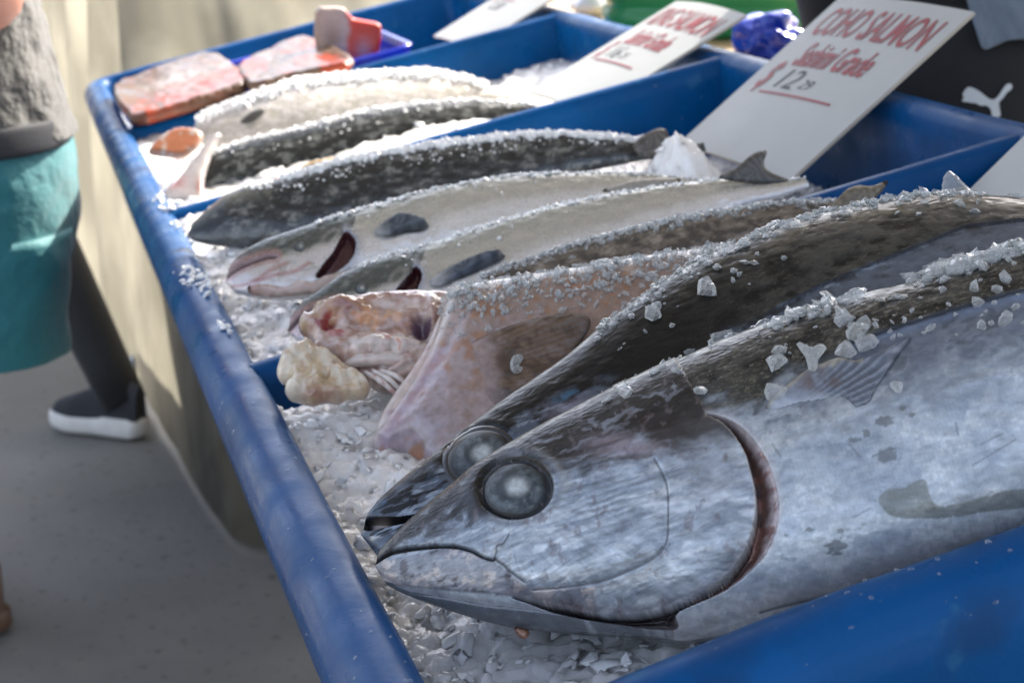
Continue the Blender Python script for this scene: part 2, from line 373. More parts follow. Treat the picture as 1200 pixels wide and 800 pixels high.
def slab(name, fr, poly, mat, root, T, R, colf, tbase=0., g=.003, dispf=None, back=1., flatp=.5, smooth_n=5, org=None):
    """a rounded solid with the outline poly (pixels) on the plane of frame fr: flesh pieces, fins, packs"""
    pp = closed_smooth(poly, smooth_n) if smooth_n > 1 else np.asarray(poly, float)
    o = tbase if not callable(tbase) else 0.
    q = fr.sd(pp, o)
    if callable(tbase):
        for _ in range(6):
            o = tbase(q[:, 0], q[:, 1]); q = fr.sd(pp, o)
    # resample boundary
    L = np.concatenate([[0], np.cumsum(np.hypot(*np.diff(np.vstack([q, q[:1]]), axis=0).T))])
    nb = max(12, int(L[-1] / g)); tt = np.linspace(0, L[-1], nb, endpoint=False); qc = np.vstack([q, q[:1]])
    b = np.stack([np.interp(tt, L, qc[:, 0]), np.interp(tt, L, qc[:, 1])], 1)
    x0, y0 = b.min(0); x1, y1 = b.max(0)
    gx, gy = np.meshgrid(np.arange(x0, x1, g), np.arange(y0, y1, g * .87)); gx = gx + (np.arange(gx.shape[0]) % 2)[:, None] * g * .5
    gx, gy = gx.ravel(), gy.ravel(); k = inpoly(gx, gy, b); gx, gy = gx[k], gy[k]
    k = dpoly(gx, gy, b, True) > g * .6; pts = np.vstack([b, np.stack([gx[k], gy[k]], 1)])
    r = delaunay_2d_cdt([Vector(p) for p in pts], [], [list(range(nb))], 1, 1e-7)
    P2 = np.array([v[:] for v in r[0]]); tri = [tuple(f) for f in r[2]]
    dist = dpoly(P2[:, 0], P2[:, 1], b, True)
    t = T * (1 - (1 - np.minimum(dist / R, 1)) ** 2) ** flatp
    edge = dist < 1e-6
    tb = tbase(P2[:, 0], P2[:, 1]) if callable(tbase) else np.full(len(P2), tbase)
    base = fr.pt(P2[:, 0], P2[:, 1], tb)
    px = project(base)
    dd = dispf(px[:, 0], px[:, 1], P2) * np.clip(dist / (R * .5), 0, 1) if dispf else 0.
    Vf = fr.pt(P2[:, 0], P2[:, 1], tb + t + dd)
    Vb = fr.pt(P2[:, 0], P2[:, 1], tb - t * back)
    n = len(P2); mapb = np.where(edge, np.arange(n), np.arange(n) + n)
    a = [(np.array(f) if np.cross(P2[f[1]] - P2[f[0]], P2[f[2]] - P2[f[0]]) > 0 else np.array(f)[::-1]) for f in tri]
    F = [tuple(f) for f in a] + [tuple(mapb[f][::-1]) for f in a]
    V = np.vstack([Vf, Vb]); c = colf(px[:, 0], px[:, 1], P2, dist)
    ob = mk(name, t2w(V), F, mat, root, True, np.vstack([c, c]), org=org)
    ob['_'] = 0; del ob['_']
    return ob, Vf, dist
def flat(c): return lambda x, y, q, d: np.tile(np.array(c, float), (len(x), 1))

def eye(fr, cx, cy, rx, ry, ang, root, height=.006, cols=None, sink=.0005):
    nr, na = 26, 56; V = []; C = []
    r = np.linspace(0, 1, nr); th = np.linspace(0, 2 * np.pi, na, endpoint=False)
    RR, TH = np.meshgrid(r, th, indexing='ij'); RR, TH = RR.ravel(), TH.ravel()
    x = RR * np.cos(TH) * rx; y = RR * np.sin(TH) * ry; ca, sa = math.cos(ang), math.sin(ang)
    px = np.stack([cx + x * ca - y * sa, cy + x * sa + y * ca], 1)
    h = fr.hit(px); dome = height * np.sqrt(np.clip(1 - RR ** 2 * .96, 0, 1)) - sink
    P = fr.P(h, dome)
    nz = fbm(px[:, 0] / 9, px[:, 1] / 9, 0, 5); nz2 = fbm(px[:, 0] / 4, px[:, 1] / 7, 0, 8)
    white, grey, dark = cols or ((.50, .53, .53), (.030, .040, .046), (.005, .006, .008))
    c = np.tile(np.array(grey), (len(RR), 1)) * (0.5 + 1.0 * nz[:, None]); c = mixc(c, (.11, .13, .145), np.exp(-((RR - .62) / .16) ** 2) * sst(.35, .65, nz) * .8)
    c = mixc(c, (.2, .23, .25), sst(.6, .72, nz2) * .35 * (RR > .45))
    rr2 = np.hypot(RR * np.cos(TH) - .08, RR * np.sin(TH) + .02)
    c = mixc(c, white, (1 - sst(.10, .46, rr2 + .1 * (nz - .5))) * (.8 + .4 * (nz2 - .5)))
    c = mixc(c, dark, sst(.74, .88, RR + .05 * (nz - .5)))
    F = [tuple(q) for q in grid_faces(nr, na, True)]
    e = mk('eye', t2w(P), F, M['eye'], root, True, c)
    # rim of skin round the eye
    k_ = height / .0085; k = 64; th = np.linspace(0, 2 * np.pi, k, endpoint=False); V = []
    for ring, up in ((.88, -.0022 * k_), (.94, .0002 * k_), (.985, .0012 * k_), (1.04, .0013 * k_), (1.10, .0006 * k_), (1.18, -.0014 * k_)):
        x = ring * np.cos(th) * rx; y = ring * np.sin(th) * ry
        h = fr.hit(np.stack([cx + x * ca - y * sa, cy + x * sa + y * ca], 1)); V.append(fr.P(h, up * (.12 + .55 * np.cos(th - 2.1) ** 2) if up > 0 else up))
    mk('eye_rim', t2w(np.vstack(V)), [tuple(q) for q in grid_faces(6, k, True)], M['dark_skin'], root).parent = e
    return e

CHIPS_P, CHIPS_S, CHIPS_N = [], [], []
def add_chips(P, S, N): CHIPS_P.append(np.atleast_2d(P)); CHIPS_S.append(np.atleast_1d(S)); CHIPS_N.append(np.atleast_2d(N))
def ridge_chips(f, n, vlo, vhi, xs, smin, smax, dens=None, back=False):
    """loose ice on a fish's back between vlo and vhi of its height, for pixels x in xs"""
    k = np.where((f.vv > vlo) & (f.vv < vhi) & (f.px[:, 0] > xs[0]) & (f.px[:, 0] < xs[1]) & ((f.thv < np.pi) | (f.vv > .9)))[0]
    if dens is not None:
        w = dens(f.px[k, 0], f.vv[k], f.sv[k]); k = RNG.choice(k, n, p=w / w.sum())
    else: k = RNG.choice(k, n)
    s = smin + (smax - smin) * RNG.uniform(0, 1, n) ** 2.2
    add_chips(f.V[k] + f.N[k] * (s * .12)[:, None], s, f.N[k])
def stroke(poly_px, f, w): return dpoly(f.px[:, 0], f.px[:, 1], poly_px)

def knob(V, F): return V, F
def lumps(P, size, flat=.55):
    import bmesh
    bm = bmesh.new(); bmesh.ops.create_icosphere(bm, subdivisions=2, radius=.5); B = np.array([v.co[:] for v in bm.verts]); F = np.array([[v.index for v in q.verts] for q in bm.faces]); bm.free()
    n = len(P); k = len(B); ang = RNG.uniform(0, 6.28, n); V = np.repeat(B[None], n, 0)
    off = RNG.uniform(0, 100, (n, 1)); V = V * (1 + .55 * (vnoise(V[..., 0] * 3 + off, V[..., 1] * 3, V[..., 2] * 3 + off, 5) - .5) * 2)[..., None]
    V = V * np.stack([RNG.uniform(.8, 1.5, n), RNG.uniform(.6, 1., n), np.full(n, flat) * RNG.uniform(.6, 1.2, n)], 1)[:, None, :]
    ca, sa = np.cos(ang)[:, None], np.sin(ang)[:, None]; t = RNG.normal(0, .35, (n, 1)); V[..., 2] += t * V[..., 0]
    W = np.stack([V[..., 0] * ca - V[..., 1] * sa, V[..., 0] * sa + V[..., 1] * ca, V[..., 2]], -1) * size[:, None, None] + P[:, None, :]
    return W.reshape(-1, 3), (F[None] + (np.arange(n) * k)[:, None, None]).reshape(-1, 3)
def chunk(label, P_t, size, nrm, seed, sx=(1, .8, .4), name='ice_chunk', group='large loose pieces of ice on the fish'):
    r = np.random.default_rng(seed); import bmesh
    bm = bmesh.new(); bmesh.ops.create_icosphere(bm, subdivisions=2, radius=.5)
    V = np.array([v.co[:] for v in bm.verts]); F = [tuple(v.index for v in q.verts) for q in bm.faces]; bm.free()
    for _ in range(9):              # knock flat facets into it
        a = r.normal(0, 1, 3); a /= np.linalg.norm(a); h = r.uniform(.26, .4); k = V @ a - h; V = V - np.outer(np.maximum(k, 0), a)
    V = V * np.array(sx) * size; V += .04 * size * (r.random(V.shape) - .5)
    z = np.asarray(nrm, float); z /= np.linalg.norm(z); x = np.cross(z, r.normal(0, 1, 3)); x /= np.linalg.norm(x); y = np.cross(z, x)
    W = V @ np.stack([x, y, z]) + P_t
    return tag(mk(name, t2w(W), F, M['ice'], None, False, org=t2w(P_t)), label, 'ice chunk', group)
exec_order = []

# ================================================================== SETTING
def struct(o): o['kind'] = 'structure'; return o
# ground: one sheet to the horizon, finer near the stall
gx = np.concatenate([[-400, -60, -15], np.linspace(-6, 8, 60), [16, 60, 400]]); gy = np.concatenate([[-400, -60, -12], np.linspace(-5, 12, 70), [25, 80, 500]])
GX, GY = np.meshgrid(gx, gy, indexing='ij'); GZ = .012 * (fbm(GX * .7, GY * .7, 0, 3) - .5) * (np.abs(GX) < 12) * (np.abs(GY) < 14)
struct(mk('ground', np.stack([GX, GY, GZ], -1).reshape(-1, 3), grid_faces(len(gx), len(gy))[:, ::-1], M['conc']))

# ------------------------------------------------------------------ the blue bin with four bays
bin_root = thing('fish_bin', t2w([[0, 0, 0]])[0], 'long blue plastic display bin divided into four bays of fish and ice', 'display bin')
NB = 4; YB = NB * WB; YF = .016
def rrect(o, r0=.045, n=10):
    """rim line pushed outwards by o"""
    x0, x1, y0, y1 = -o, LBIN + o, YF - o, YB + o; r = max(.012, r0 + o); P = []
    for cx, cy, a0 in ((x1 - r, y0 + r, -90), (x1 - r, y1 - r, 0), (x0 + r, y1 - r, 90), (x0 + r, y0 + r, 180)):
        for k in range(n + 1):
            a = rad(a0 + 90 * k / n); P.append((cx + r * math.cos(a), cy + r * math.sin(a)))
    # subdivide the straight runs
    P.append(P[0]); out = []
    for a, b in zip(P[:-1], P[1:]):
        L = math.hypot(b[0] - a[0], b[1] - a[1]); m = max(1, int(L / .02)) if L > .1 else 1
        for k in range(m): out.append((a[0] + (b[0] - a[0]) * k / m, a[1] + (b[1] - a[1]) * k / m))
    return np.array(out)
prof = [(-.045, -.25), (-.034, -.15), (-.026, -.06), (-.0225, -.024), (-.0195, -.010), (-.0145, -.003), (-.007, 0.), (.002, .0005), (.010, -.001), (.018, -.0055), (.0245, -.013), (.028, -.022), (.0295, -.034), (.028, -.05), (.025, -.08), (.018, -.15), (.008, -.262)]
base_line = rrect(0); ctr = None
rings = []
nrm2 = np.roll(base_line, -1, 0) - np.roll(base_line, 1, 0); nrm2 = np.stack([nrm2[:, 1], -nrm2[:, 0]], 1); nrm2 /= np.linalg.norm(nrm2, axis=1)[:, None]
wob = .0022 * (fbm(base_line[:, 0] * 6, base_line[:, 1] * 6, 0, 11) - .5)
for o, z in prof:
    xy = base_line + nrm2 * (o + wob)[:, None]; rings.append(np.column_stack([xy, np.full(len(xy), z) + wob * (z > -.1) + .009 * np.exp(-((base_line[:, 1] - YF) / .08) ** 2) * sst(0, .25, base_line[:, 0])]))
nP, nR = len(prof), len(base_line)
mk('rim_wall', t2w(np.vstack(rings)), grid_faces(nP, nR, True)[:, ::-1], M['blue'], bin_root)
V, F = box((LBIN / 2, YB / 2, -.256), (LBIN + .02, YB + .02, .012)); mk('floor', t2w(V), F, M['blue'], bin_root, False)
for k in (1, 2, 3):
    y = k * WB; xs = np.linspace(.014, LBIN - .014, 70); pr = [(-.026, -.249), (-.019, -.10), (-.0155, -.03), (-.0125, -.011), (-.007, -.0045), (0, -.003), (.007, -.0045), (.0125, -.011), (.0155, -.03), (.019, -.10), (.026, -.249)]
    w = .004 * (fbm(xs * 5, k * 3.1, 0, 9) - .5); fl = .05 * np.exp(-np.minimum(xs, LBIN - xs) / .035)   # flares where it runs into the rim
    V = [(x, y + o * (1 + 9 * f) + ww, z + (.0015 if z > -.1 else 0)) for x, ww, f in zip(xs, w, fl) for o, z in pr]
    mk('divider', t2w(V), [tuple(q) for q in grid_faces(len(xs), len(pr))[:, ::-1]], M['blue'], bin_root)
# beads of melt water along the near rim
P = []
for _ in range(70):
    x = RNG.uniform(.05, .6); o = RNG.uniform(-.015, .03)
    P.append((x, YF - o, .009 * sst(0, .25, x) + np.interp(o, [p[0] for p in prof[3:13]], [p[1] for p in prof[3:13]]) + .0003))
for _ in range(70):
    y = RNG.uniform(.0, .8); o = RNG.uniform(-.015, .03)
    P.append((-o, y, np.interp(o, [p[0] for p in prof[3:13]], [p[1] for p in prof[3:13]]) + .0003))
P = np.array(P); W, F = shards(P, RNG.uniform(.0012, .0042, len(P)), flat=.6, tilt=.1)
tag(mk('water_drops', t2w(W), F, M['drop']), 'beads of melt water along the blue rim of the bin', 'water drops', kind='stuff')

# ------------------------------------------------------------------ ice in the bays
def flakes(X, Y, cell, amp, tilt, seed):
    """packed tilted flakes: every cell is a small plane of its own height and slope"""
    u, v = X / cell, Y / cell * 1.25; iu, iv = np.floor(u), np.floor(v); best = np.full(X.shape, 1e9); h = np.zeros(X.shape)
    for du in (-1, 0, 1):
        for dv in (-1, 0, 1):
            a, b = iu + du, iv + dv; z0 = np.zeros_like(a)
            cu, cv = a + _h(a, b, z0, seed), b + _h(a, b, z0, seed + 1); st = .6 + .8 * _h(a, b, z0, seed + 5)
            d = ((u - cu) ** 2 + (v - cv) ** 2) * st
            hh = amp * (_h(a, b, z0, seed + 2) - .5) + tilt * cell * ((u - cu) * (_h(a, b, z0, seed + 3) - .5) + (v - cv) * (_h(a, b, z0, seed + 4) - .5)) * 2
            m = d < best; best = np.where(m, d, best); h = np.where(m, hh, h)
    return h
def ice_h(k, X, Y):
    y = Y - k * WB
    n = fbm(X * 16, Y * 16, 0, 21 + k, 5) - .5; n2 = fbm(X * 60, Y * 60, 0, 31 + k, 3) - .5
    if k == 0:
        z = -.046 - .024 * (1 - sst(.1, .5, y)) + .022 * sst(.5, .7, y) * (1 - sst(.1, .3, X)) - .03 * sst(.35, .7, X)
        z = z - .01 * np.exp(-((X - .045) / .03) ** 2 - ((y - .33) / .12) ** 2)
        z = z - .035 * sst(.665, .70, y) * (1 - sst(.05, .1, X))
    elif k == 1:
        z = -.035 + .02 * sst(.2, .5, y) * (1 - sst(.1, .3, X)) - .10 * sst(.45, .78, X) + .075 * np.exp(-((X - .575) / .035) ** 2 - ((y - .335) / .05) ** 2)
    elif k == 2:
        z = -.045 - .055 * sst(.4, .75, X) + .02 * sst(.64, .72, X) + .02 * (1 - sst(.05, .15, X)) * sst(.2, .4, y)
    else: z = -.075 - .13 * sst(.45, .6, X) + 0 * y
    wpx = .006 * (fbm(X * 50, Y * 50, 0, 71) - .5); wpy = .006 * (fbm(X * 50, Y * 50, 5, 72) - .5)
    z = z + flakes(X + wpx, Y + wpy, .017, .0042, .30, 301 + k) + flakes(X + wpx, Y + wpy, .0075, .0024, .26, 331 + k)
    return z + .022 * n + .003 * n2 + (.03 * (fbm(X * 90, Y * 90, 0, 95, 3) - .5) * np.exp(-((X - .575) / .05) ** 2 - ((y - .335) / .06) ** 2) if k == 1 else 0) + .010 * np.abs(fbm(X * 34, Y * 34, 0, 91 + k, 3) - .5)
for k, (g, ns, s0, s1) in enumerate(((.0026, 2600, .008, .026), (.004, 2200, .007, .022), (.009, 1500, .009, .024), (.014, 700, .01, .025))):
    xs = np.arange(.012, LBIN - .012, g); ys = np.arange(k * WB + .013, (k + 1) * WB - .013, g)
    X, Y = np.meshgrid(xs, ys, indexing='ij'); Z = ice_h(k, X, Y)
    V = np.stack([X, Y, Z], -1).reshape(-1, 3); F = grid_faces(len(xs), len(ys))[:, ::-1]
    V0, F0 = V, np.vstack([F])
    # chips lying on it, denser where the bed can be seen
    vis = {0: lambda x, y: (x < .36) | (RNG.random(len(x)) < .12), 1: lambda x, y: (x < .2) | (RNG.random(len(x)) < .3), 2: lambda x, y: x > -1, 3: lambda x, y: x > -1}[k]
    x = RNG.uniform(.015, LBIN - .015, ns * 3); y = RNG.uniform(.02, WB - .02, ns * 3); m = vis(x, y); x, y = x[m][:ns], y[m][:ns] + k * WB
    s = s0 + (s1 - s0) * RNG.random(len(x)) ** 2.6
    Pc = np.stack([x, y, ice_h(k, x, y) - s * .05], 1)
    nl = int(len(Pc) * .86); W, F1 = shards(Pc[nl:], s[nl:] * .62, flat=.4, tilt=.42)
    nL = 900 if k < 2 else 500; xl = RNG.uniform(.015, LBIN - .015, nL * 3); yl = RNG.uniform(.02, WB - .02, nL * 3); m = vis(xl, yl); xl, yl = xl[m][:nL], yl[m][:nL] + k * WB
    sl_ = (.005 + .015 * RNG.random(len(xl)) ** 2.4) * (1 if k < 2 else 1.3); WL, FL = lumps(np.stack([xl, yl, ice_h(k, xl, yl) - sl_ * .16], 1), sl_)
    lab = ('crushed ice bed under the two tunas in the nearest bay', 'crushed ice bed under the salmon in the second bay', 'crushed ice bed under the fish in the third bay', 'crushed ice bed under the fillet tray in the far bay')[k]
    me_o = mk('crushed_ice', t2w(np.vstack([V, WL, W])), [tuple(q) for q in F0] + [tuple(q + len(V)) for q in FL] + [tuple(q + len(V) + len(WL)) for q in F1], M['icebed'])
    me_o.data.materials.append(M['frost'])
    mi = np.zeros(len(me_o.data.polygons), np.int32); b0 = len(F0) + len(FL); mi[len(F0):] = 1; me_o.data.polygons.foreach_set('material_index', mi)
    sm = np.ones(len(mi), bool); sm[b0:] = False; me_o.data.polygons.foreach_set('use_smooth', sm)
    tag(me_o, lab, 'crushed ice', kind='stuff')

# ------------------------------------------------------------------ table and canvas under the bin
tb = thing('display_table', (.4, 1.5, 0), 'low folding table under the blue bin, covered at its far part by beige canvas', 'table')
V, F = box((LBIN / 2 + .02, YB / 2, -.282), (LBIN - .1, YB - .1, .034), bev=.006); mk('table_top', t2w(V), F, M['wood'], tb, False)
for x in (.42, .74):
    for y in (.5, 2.0, 2.75):
        zt = .8 - .302 + math.tan(TAU) * x; V, F = box((x, y, zt / 2), (.035, .035, zt), bev=.004); mk('leg', V, F, M['steel'], tb, False)
# canvas: hangs along the low end from y = 2.3, runs on past the bin, then turns and rises behind it
def cv_path():
    p = [(.75, 2.22), (.5, 2.215), (.32, 2.225), (.225, 2.25), (.178, 2.30), (.160, 2.40), (.125, 2.75), (.095, 3.15), (.075, 3.45), (.05, 3.9), (.015, 4.5), (-.03, 5.2), (-.03, 5.75), (.02, 6.1), (.16, 6.3), (.45, 6.37), (1.0, 6.35), (1.8, 6.25), (2.8, 6.15), (4.5, 6.0)]
    return smooth_line(p, 14)
pth = cv_path(); L = np.concatenate([[0], np.cumsum(np.hypot(*np.diff(pth, axis=0).T))])
tt = np.linspace(0, L[-1], 420); pth = np.stack([np.interp(tt, L, pth[:, 0]), np.interp(tt, L, pth[:, 1])], 1)
tg = np.gradient(pth, axis=0); nm = np.stack([-tg[:, 1], tg[:, 0]], 1); nm /= np.linalg.norm(nm, axis=1)[:, None]
nz_ = 46; V = []
for i in range(len(pth)):
    far = sst(3.25, 3.6, pth[i, 1]); top = .60 + .04 * sst(3, 3.2, pth[i, 1]) + .75 * far
    z = np.linspace(.012, top, nz_)
    fold = (.055 * far + .012) * (fbm(tt[i] * 5.5 + z * .9, z * .5, 0, 41, 3) - .5) + .02 * far * np.sin(tt[i] * 13 + 2 * z)
    bulge = .015 * np.sin(np.pi * z / top)
    seam = .006 * np.exp(-((z - (.74 + .05 * tt[i] / 9)) / .012) ** 2) * far
    V.append(np.stack([pth[i, 0] + nm[i, 0] * (fold + bulge + seam), pth[i, 1] + nm[i, 1] * (fold + bulge + seam), z], 1))
mk('canvas_cover', np.vstack(V), grid_faces(len(pth), nz_), M['canvas'], tb)
# unseen blocks added to shade the near canvas; press stud and strap at the hem
for yy, hh in ((2.52, .46), (2.98, .38)):
    bx = tag(mk('sun_blocker', *box((.55, yy, hh / 2 + .003), (.42, .36, hh), bev=.02), M['steel2'], None, False, org=(.52, yy, .003)), 'unseen dark grey crate standing under the bin behind the canvas, ' + ('nearer and taller one' if yy < 2.7 else 'farther and lower one'), 'blocker')
V, F = box((.066, 3.34, .07), (.014, .06, .05), bev=.005); mk('buckle', V, F, M['steel'], tb)

# ------------------------------------------------------------------ canopy over the near part of the stall (overhead, out of the picture)
cp = thing('stall_canopy', (.6, .8, 0), 'white cloth canopy on four steel poles shading the near end of the stall', 'canopy')
CX0, CX1, CY0, CY1, CZ = -.9, 4.2, -.5, 2.2, 2.35
xs = np.linspace(CX0, CX1, 40); ys = np.linspace(CY0, CY1, 40); X, Y = np.meshgrid(xs, ys, indexing='ij')
Z = CZ + .35 * (1 - np.maximum(np.abs((X - 1.65) / 2.55), np.abs((Y - .85) / 1.36)))
mk('roof_cloth', np.stack([X, Y, Z], -1).reshape(-1, 3), grid_faces(40, 40)[:, ::-1], M['cloth_white'], cp)
for x in (CX0, CX1):
    for y in (CY0 - .0, CY1): 
        if x < 0 and y > 0: x = -1.6
        V, F = tube([((x, y, 0), .018, .018, 0), ((x, y, CZ + .02), .018, .018, 0)], 12); mk('pole', V, F, M['steel'], cp)

# ------------------------------------------------------------------ counter at the right end with its things
ct = thing('back_counter', (1.5, 2.7, 0), 'pale wooden counter behind the high end of the bin', 'counter')
V, F = box((1.47, 2.75, .915), (1.22, 2.3, .03), bev=.004); mk('counter_top', V, F, M['wood'], ct, False)
for x in (1.1, 2.0):
    for y in (1.75, 3.8): V, F = box((x, y, .45), (.06, .06, .9), bev=.005); mk('leg', V, F, M['wood'], ct, False)
# green ribbed tub
def onz(u, v, z):
    d = rays([(u, v)])[0] @ TM.T; return CW + (z - CW[2]) / d[2] * d
TUBC = onz(856, 46, .932); TUBC[:2] += np.array([.272, .925]) * .155
gt = thing('plastic_tub', TUBC, 'bright green plastic tub with thick rounded ribs on the back counter', 'tub')
prg = [(-.02, 0), (0, .004), (.008, .012), (.013, .026), (.010, .043), (.0, .052), (.0035, .058), (.013, .066), (.017, .084), (.013, .102), (0, .11), (.003, .116), (.014, .125), (.018, .145), (.012, .165), (0, .172), (-.006, .172), (-.004, .1), (-.012, .008)]
th = np.linspace(0, 2 * np.pi, 90, endpoint=False); V = []
for o, z in prg:
    e = 3.2; cx = np.sign(np.cos(th)) * np.abs(np.cos(th)) ** (2 / e); cy = np.sign(np.sin(th)) * np.abs(np.sin(th)) ** (2 / e)
    x = (.215 + o) * cx; y = (.15 + o) * cy; a = rad(-16.4)
    V.append(np.stack([TUBC[0] + x * math.cos(a) - y * math.sin(a), TUBC[1] + x * math.sin(a) + y * math.cos(a), np.full(len(th), .932 + z)], 1))
F = [tuple(q) for q in grid_faces(len(prg), 90, True)]; F.append(tuple(range(89, -1, -1))); F.append(tuple(range(90 * (len(prg) - 1), 90 * len(prg))))
mk('tub_body', np.vstack(V), F, M['green'], gt)
# crumpled blue bag
import bmesh
bm = bmesh.new(); bmesh.ops.create_icosphere(bm, subdivisions=5, radius=1.); V = np.array([v.co[:] for v in bm.verts]); F = [tuple(v.index for v in q.verts) for q in bm.faces]; bm.free()
n = np.abs(fbm(V[:, 0] * 1.1 + 5, V[:, 1] * 1.1, V[:, 2] * 1.1, 61, 2) - .5) * 2
V = V * (.85 + .75 * n)[:, None] * np.array([.055, .05, .042]); V[:, 2] = np.maximum(V[:, 2], -.036)
bag_c = onz(897, 47, .968)
tag(mk('plastic_bag', V + bag_c, F, M['bag'], org=bag_c), 'crumpled glossy blue plastic bag between the green tub and the bin', 'bag')
FBX = onz(694, 8, .952); V, F = box(FBX, (.075, .10, .04), bev=.012)
tag(mk('foam_box', V, F, M['white'], org=FBX), 'small white foam box at the left end of the back counter', 'box')

# ================================================================== FISH
def root_at(P_t, name, label, cat, group=None): return thing(name, t2w(np.atleast_2d(P_t))[0], label, cat, group)
GF = 'whole fish laid on the ice'
# ------------------------------------------------------------------ front tuna
P0 = atY(440, 662, .25); P1 = atY(1200, 468, .115)
top = [(440, 657), (455, 640), (480, 616), (520, 584), (560, 553), (600, 528), (640, 506), (680, 486), (720, 466), (760, 447), (800, 429), (850, 407), (900, 388), (950, 371), (1000, 357), (1060, 343), (1120, 322), (1200, 298), (1300, 276), (1420, 262)]
bot = [(440, 667), (450, 684), (480, 698), (520, 712), (560, 724), (600, 733), (640, 737), (700, 741), (760, 744), (800, 750), (850, 742), (920, 724), (1000, 697), (1080, 668), (1150, 642), (1200, 622), (1300, 576), (1420, 516)]
f1 = Fish(P0, P1, 37, top, bot, .80, ratio=.60, s_dense=.44, ns=760, nf=300, nb=60)
r1 = root_at((P0 + P1) / 2 + [0, 0, -.07], 'tuna', 'front silver blue tuna with whole cloudy eye, beside the near blue rim', 'fish', GF)
x, y = f1.px.T; sv, dv, vv = f1.sv, f1.dv, f1.vv; c100, d100 = sv * 100, dv * 100
wob_ = 1.2
opercle = smooth_line([(828, 486), (845, 494), (858, 506), (873, 530), (882, 560), (886, 592), (881, 626), (868, 656), (845, 681), (810, 701), (775, 714), (738, 721), (700, 719), (650, 709), (600, 698)], 6)
outer = smooth_line([(828, 484), (850, 489), (873, 503), (895, 531), (908, 562), (913, 594), (909, 622), (896, 650), (872, 675), (842, 696), (806, 711), (792, 720), (788, 738), (700, 728), (650, 717), (600, 700)], 6)
headp = np.vstack([opercle, [(500, 690), (425, 680), (425, 600), (600, 470), (780, 400)]])
cleftp = np.vstack([opercle, outer[::-1]])
inhead = inpoly(x, y, headp); incl = inpoly(x, y, cleftp) & ~inhead
d_op = dpoly(x, y, opercle); d_out = dpoly(x, y, outer)
preop = smooth_line([(768, 540), (777, 556), (783, 575), (784, 605), (782, 636), (768, 655), (737, 671), (700, 684), (660, 690), (625, 692)], 6)
d_pre = dpoly(x, y, preop)
mouth = smooth_line([(441, 661), (455, 652), (470, 647), (500, 643), (530, 642.5), (552, 647), (566, 654), (580, 658.5)], 6); d_m = dpoly(x, y, mouth)
maxil = smooth_line([(598, 630), (592, 640), (585, 643), (584, 650), (581, 658)], 5); d_mx = dpoly(x, y, maxil)
jawl = smooth_line([(581, 657), (592, 664), (602, 674), (616, 684)], 5); d_j = dpoly(x, y, jawl)
upj = smooth_line([(470, 634), (510, 631), (545, 640), (585, 644)], 5); d_u = dpoly(x, y, upj)
under = smooth_line([(446, 676), (480, 692), (520, 698), (570, 707), (620, 712), (690, 722)], 5); d_un = dpoly(x, y, under)
fine = fbm(c100 * 3, d100 * 9, 0, 101, 4) - .5; mid_n = fbm(c100 * .9, d100 * 1.6, 0, 102, 5) - .5; big = fbm(c100 * .28, d100 * .5, 0, 103, 4) - .5
disp = np.zeros(len(x))
disp += np.where(inhead, .0022 * sst(0, 26, d_op) + .0014, 0)
disp += np.where(incl, -.009 * (1 - sst(.1, 1., d_op / (d_op + d_out + 1e-6) + .3 * mid_n)) - .0015, 0)
disp -= .0012 * np.exp(-(d_pre / 1.7) ** 2) ; disp += np.where(inhead & inpoly(x, y, np.vstack([preop, [(600, 690), (600, 540)]])), .0009 * sst(0, 14, d_pre), 0)
mw = np.interp(x, [441, 470, 530, 582], [2.2, 2.8, 1.6, 1.2]); disp -= .0040 * np.exp(-(d_m / mw) ** 2)
disp += .0010 * np.exp(-(d_mx / 2.2) ** 2) - .0009 * np.exp(-(d_j / 1.6) ** 2) + .0007 * np.exp(-(d_u / 6) ** 2)
disp -= .0016 * np.exp(-(d_un / 3) ** 2)
e1 = np.hypot((x - 605) / 43, (y - 574) / 35); disp += -.0032 * (1 - sst(.95, 1.12, e1)) + .0008 * np.exp(-((e1 - 1.32) / .16) ** 2)
back1 = np.array([(700, 486), (760, 470), (815, 470), (850, 462), (895, 470), (915, 440), (960, 418), (1000, 401), (1040, 388), (1110, 366), (1180, 346), (1300, 318), (1500, 300)])
yb = np.interp(x, *back1.T); below = y - yb; body = (~inhead) & (~incl)
disp += np.where(body, .0016 * np.exp(-np.maximum(-below, 0) / 18) * (below < 0) * sst(985, 1010, x), 0)
disp += .0006 * mid_n + .00025 * fine + np.where(inhead, .0005 * (fbm(c100 * 2.2 + d100, d100 * 7, 0, 104, 4) - .5), 0)
disp += np.where(body & (below < 0), .0009 * mid_n + .0003 * fine, 0)
# keel fold of the belly behind the gill opening
keel = smooth_line([(800, 746), (850, 728), (920, 708), (1000, 690), (1060, 668), (1130, 648)], 5); disp -= .002 * np.exp(-(dpoly(x, y, keel) / 4) ** 2)
pore = vnoise(c100 * 14, d100 * 14, 0, 109)
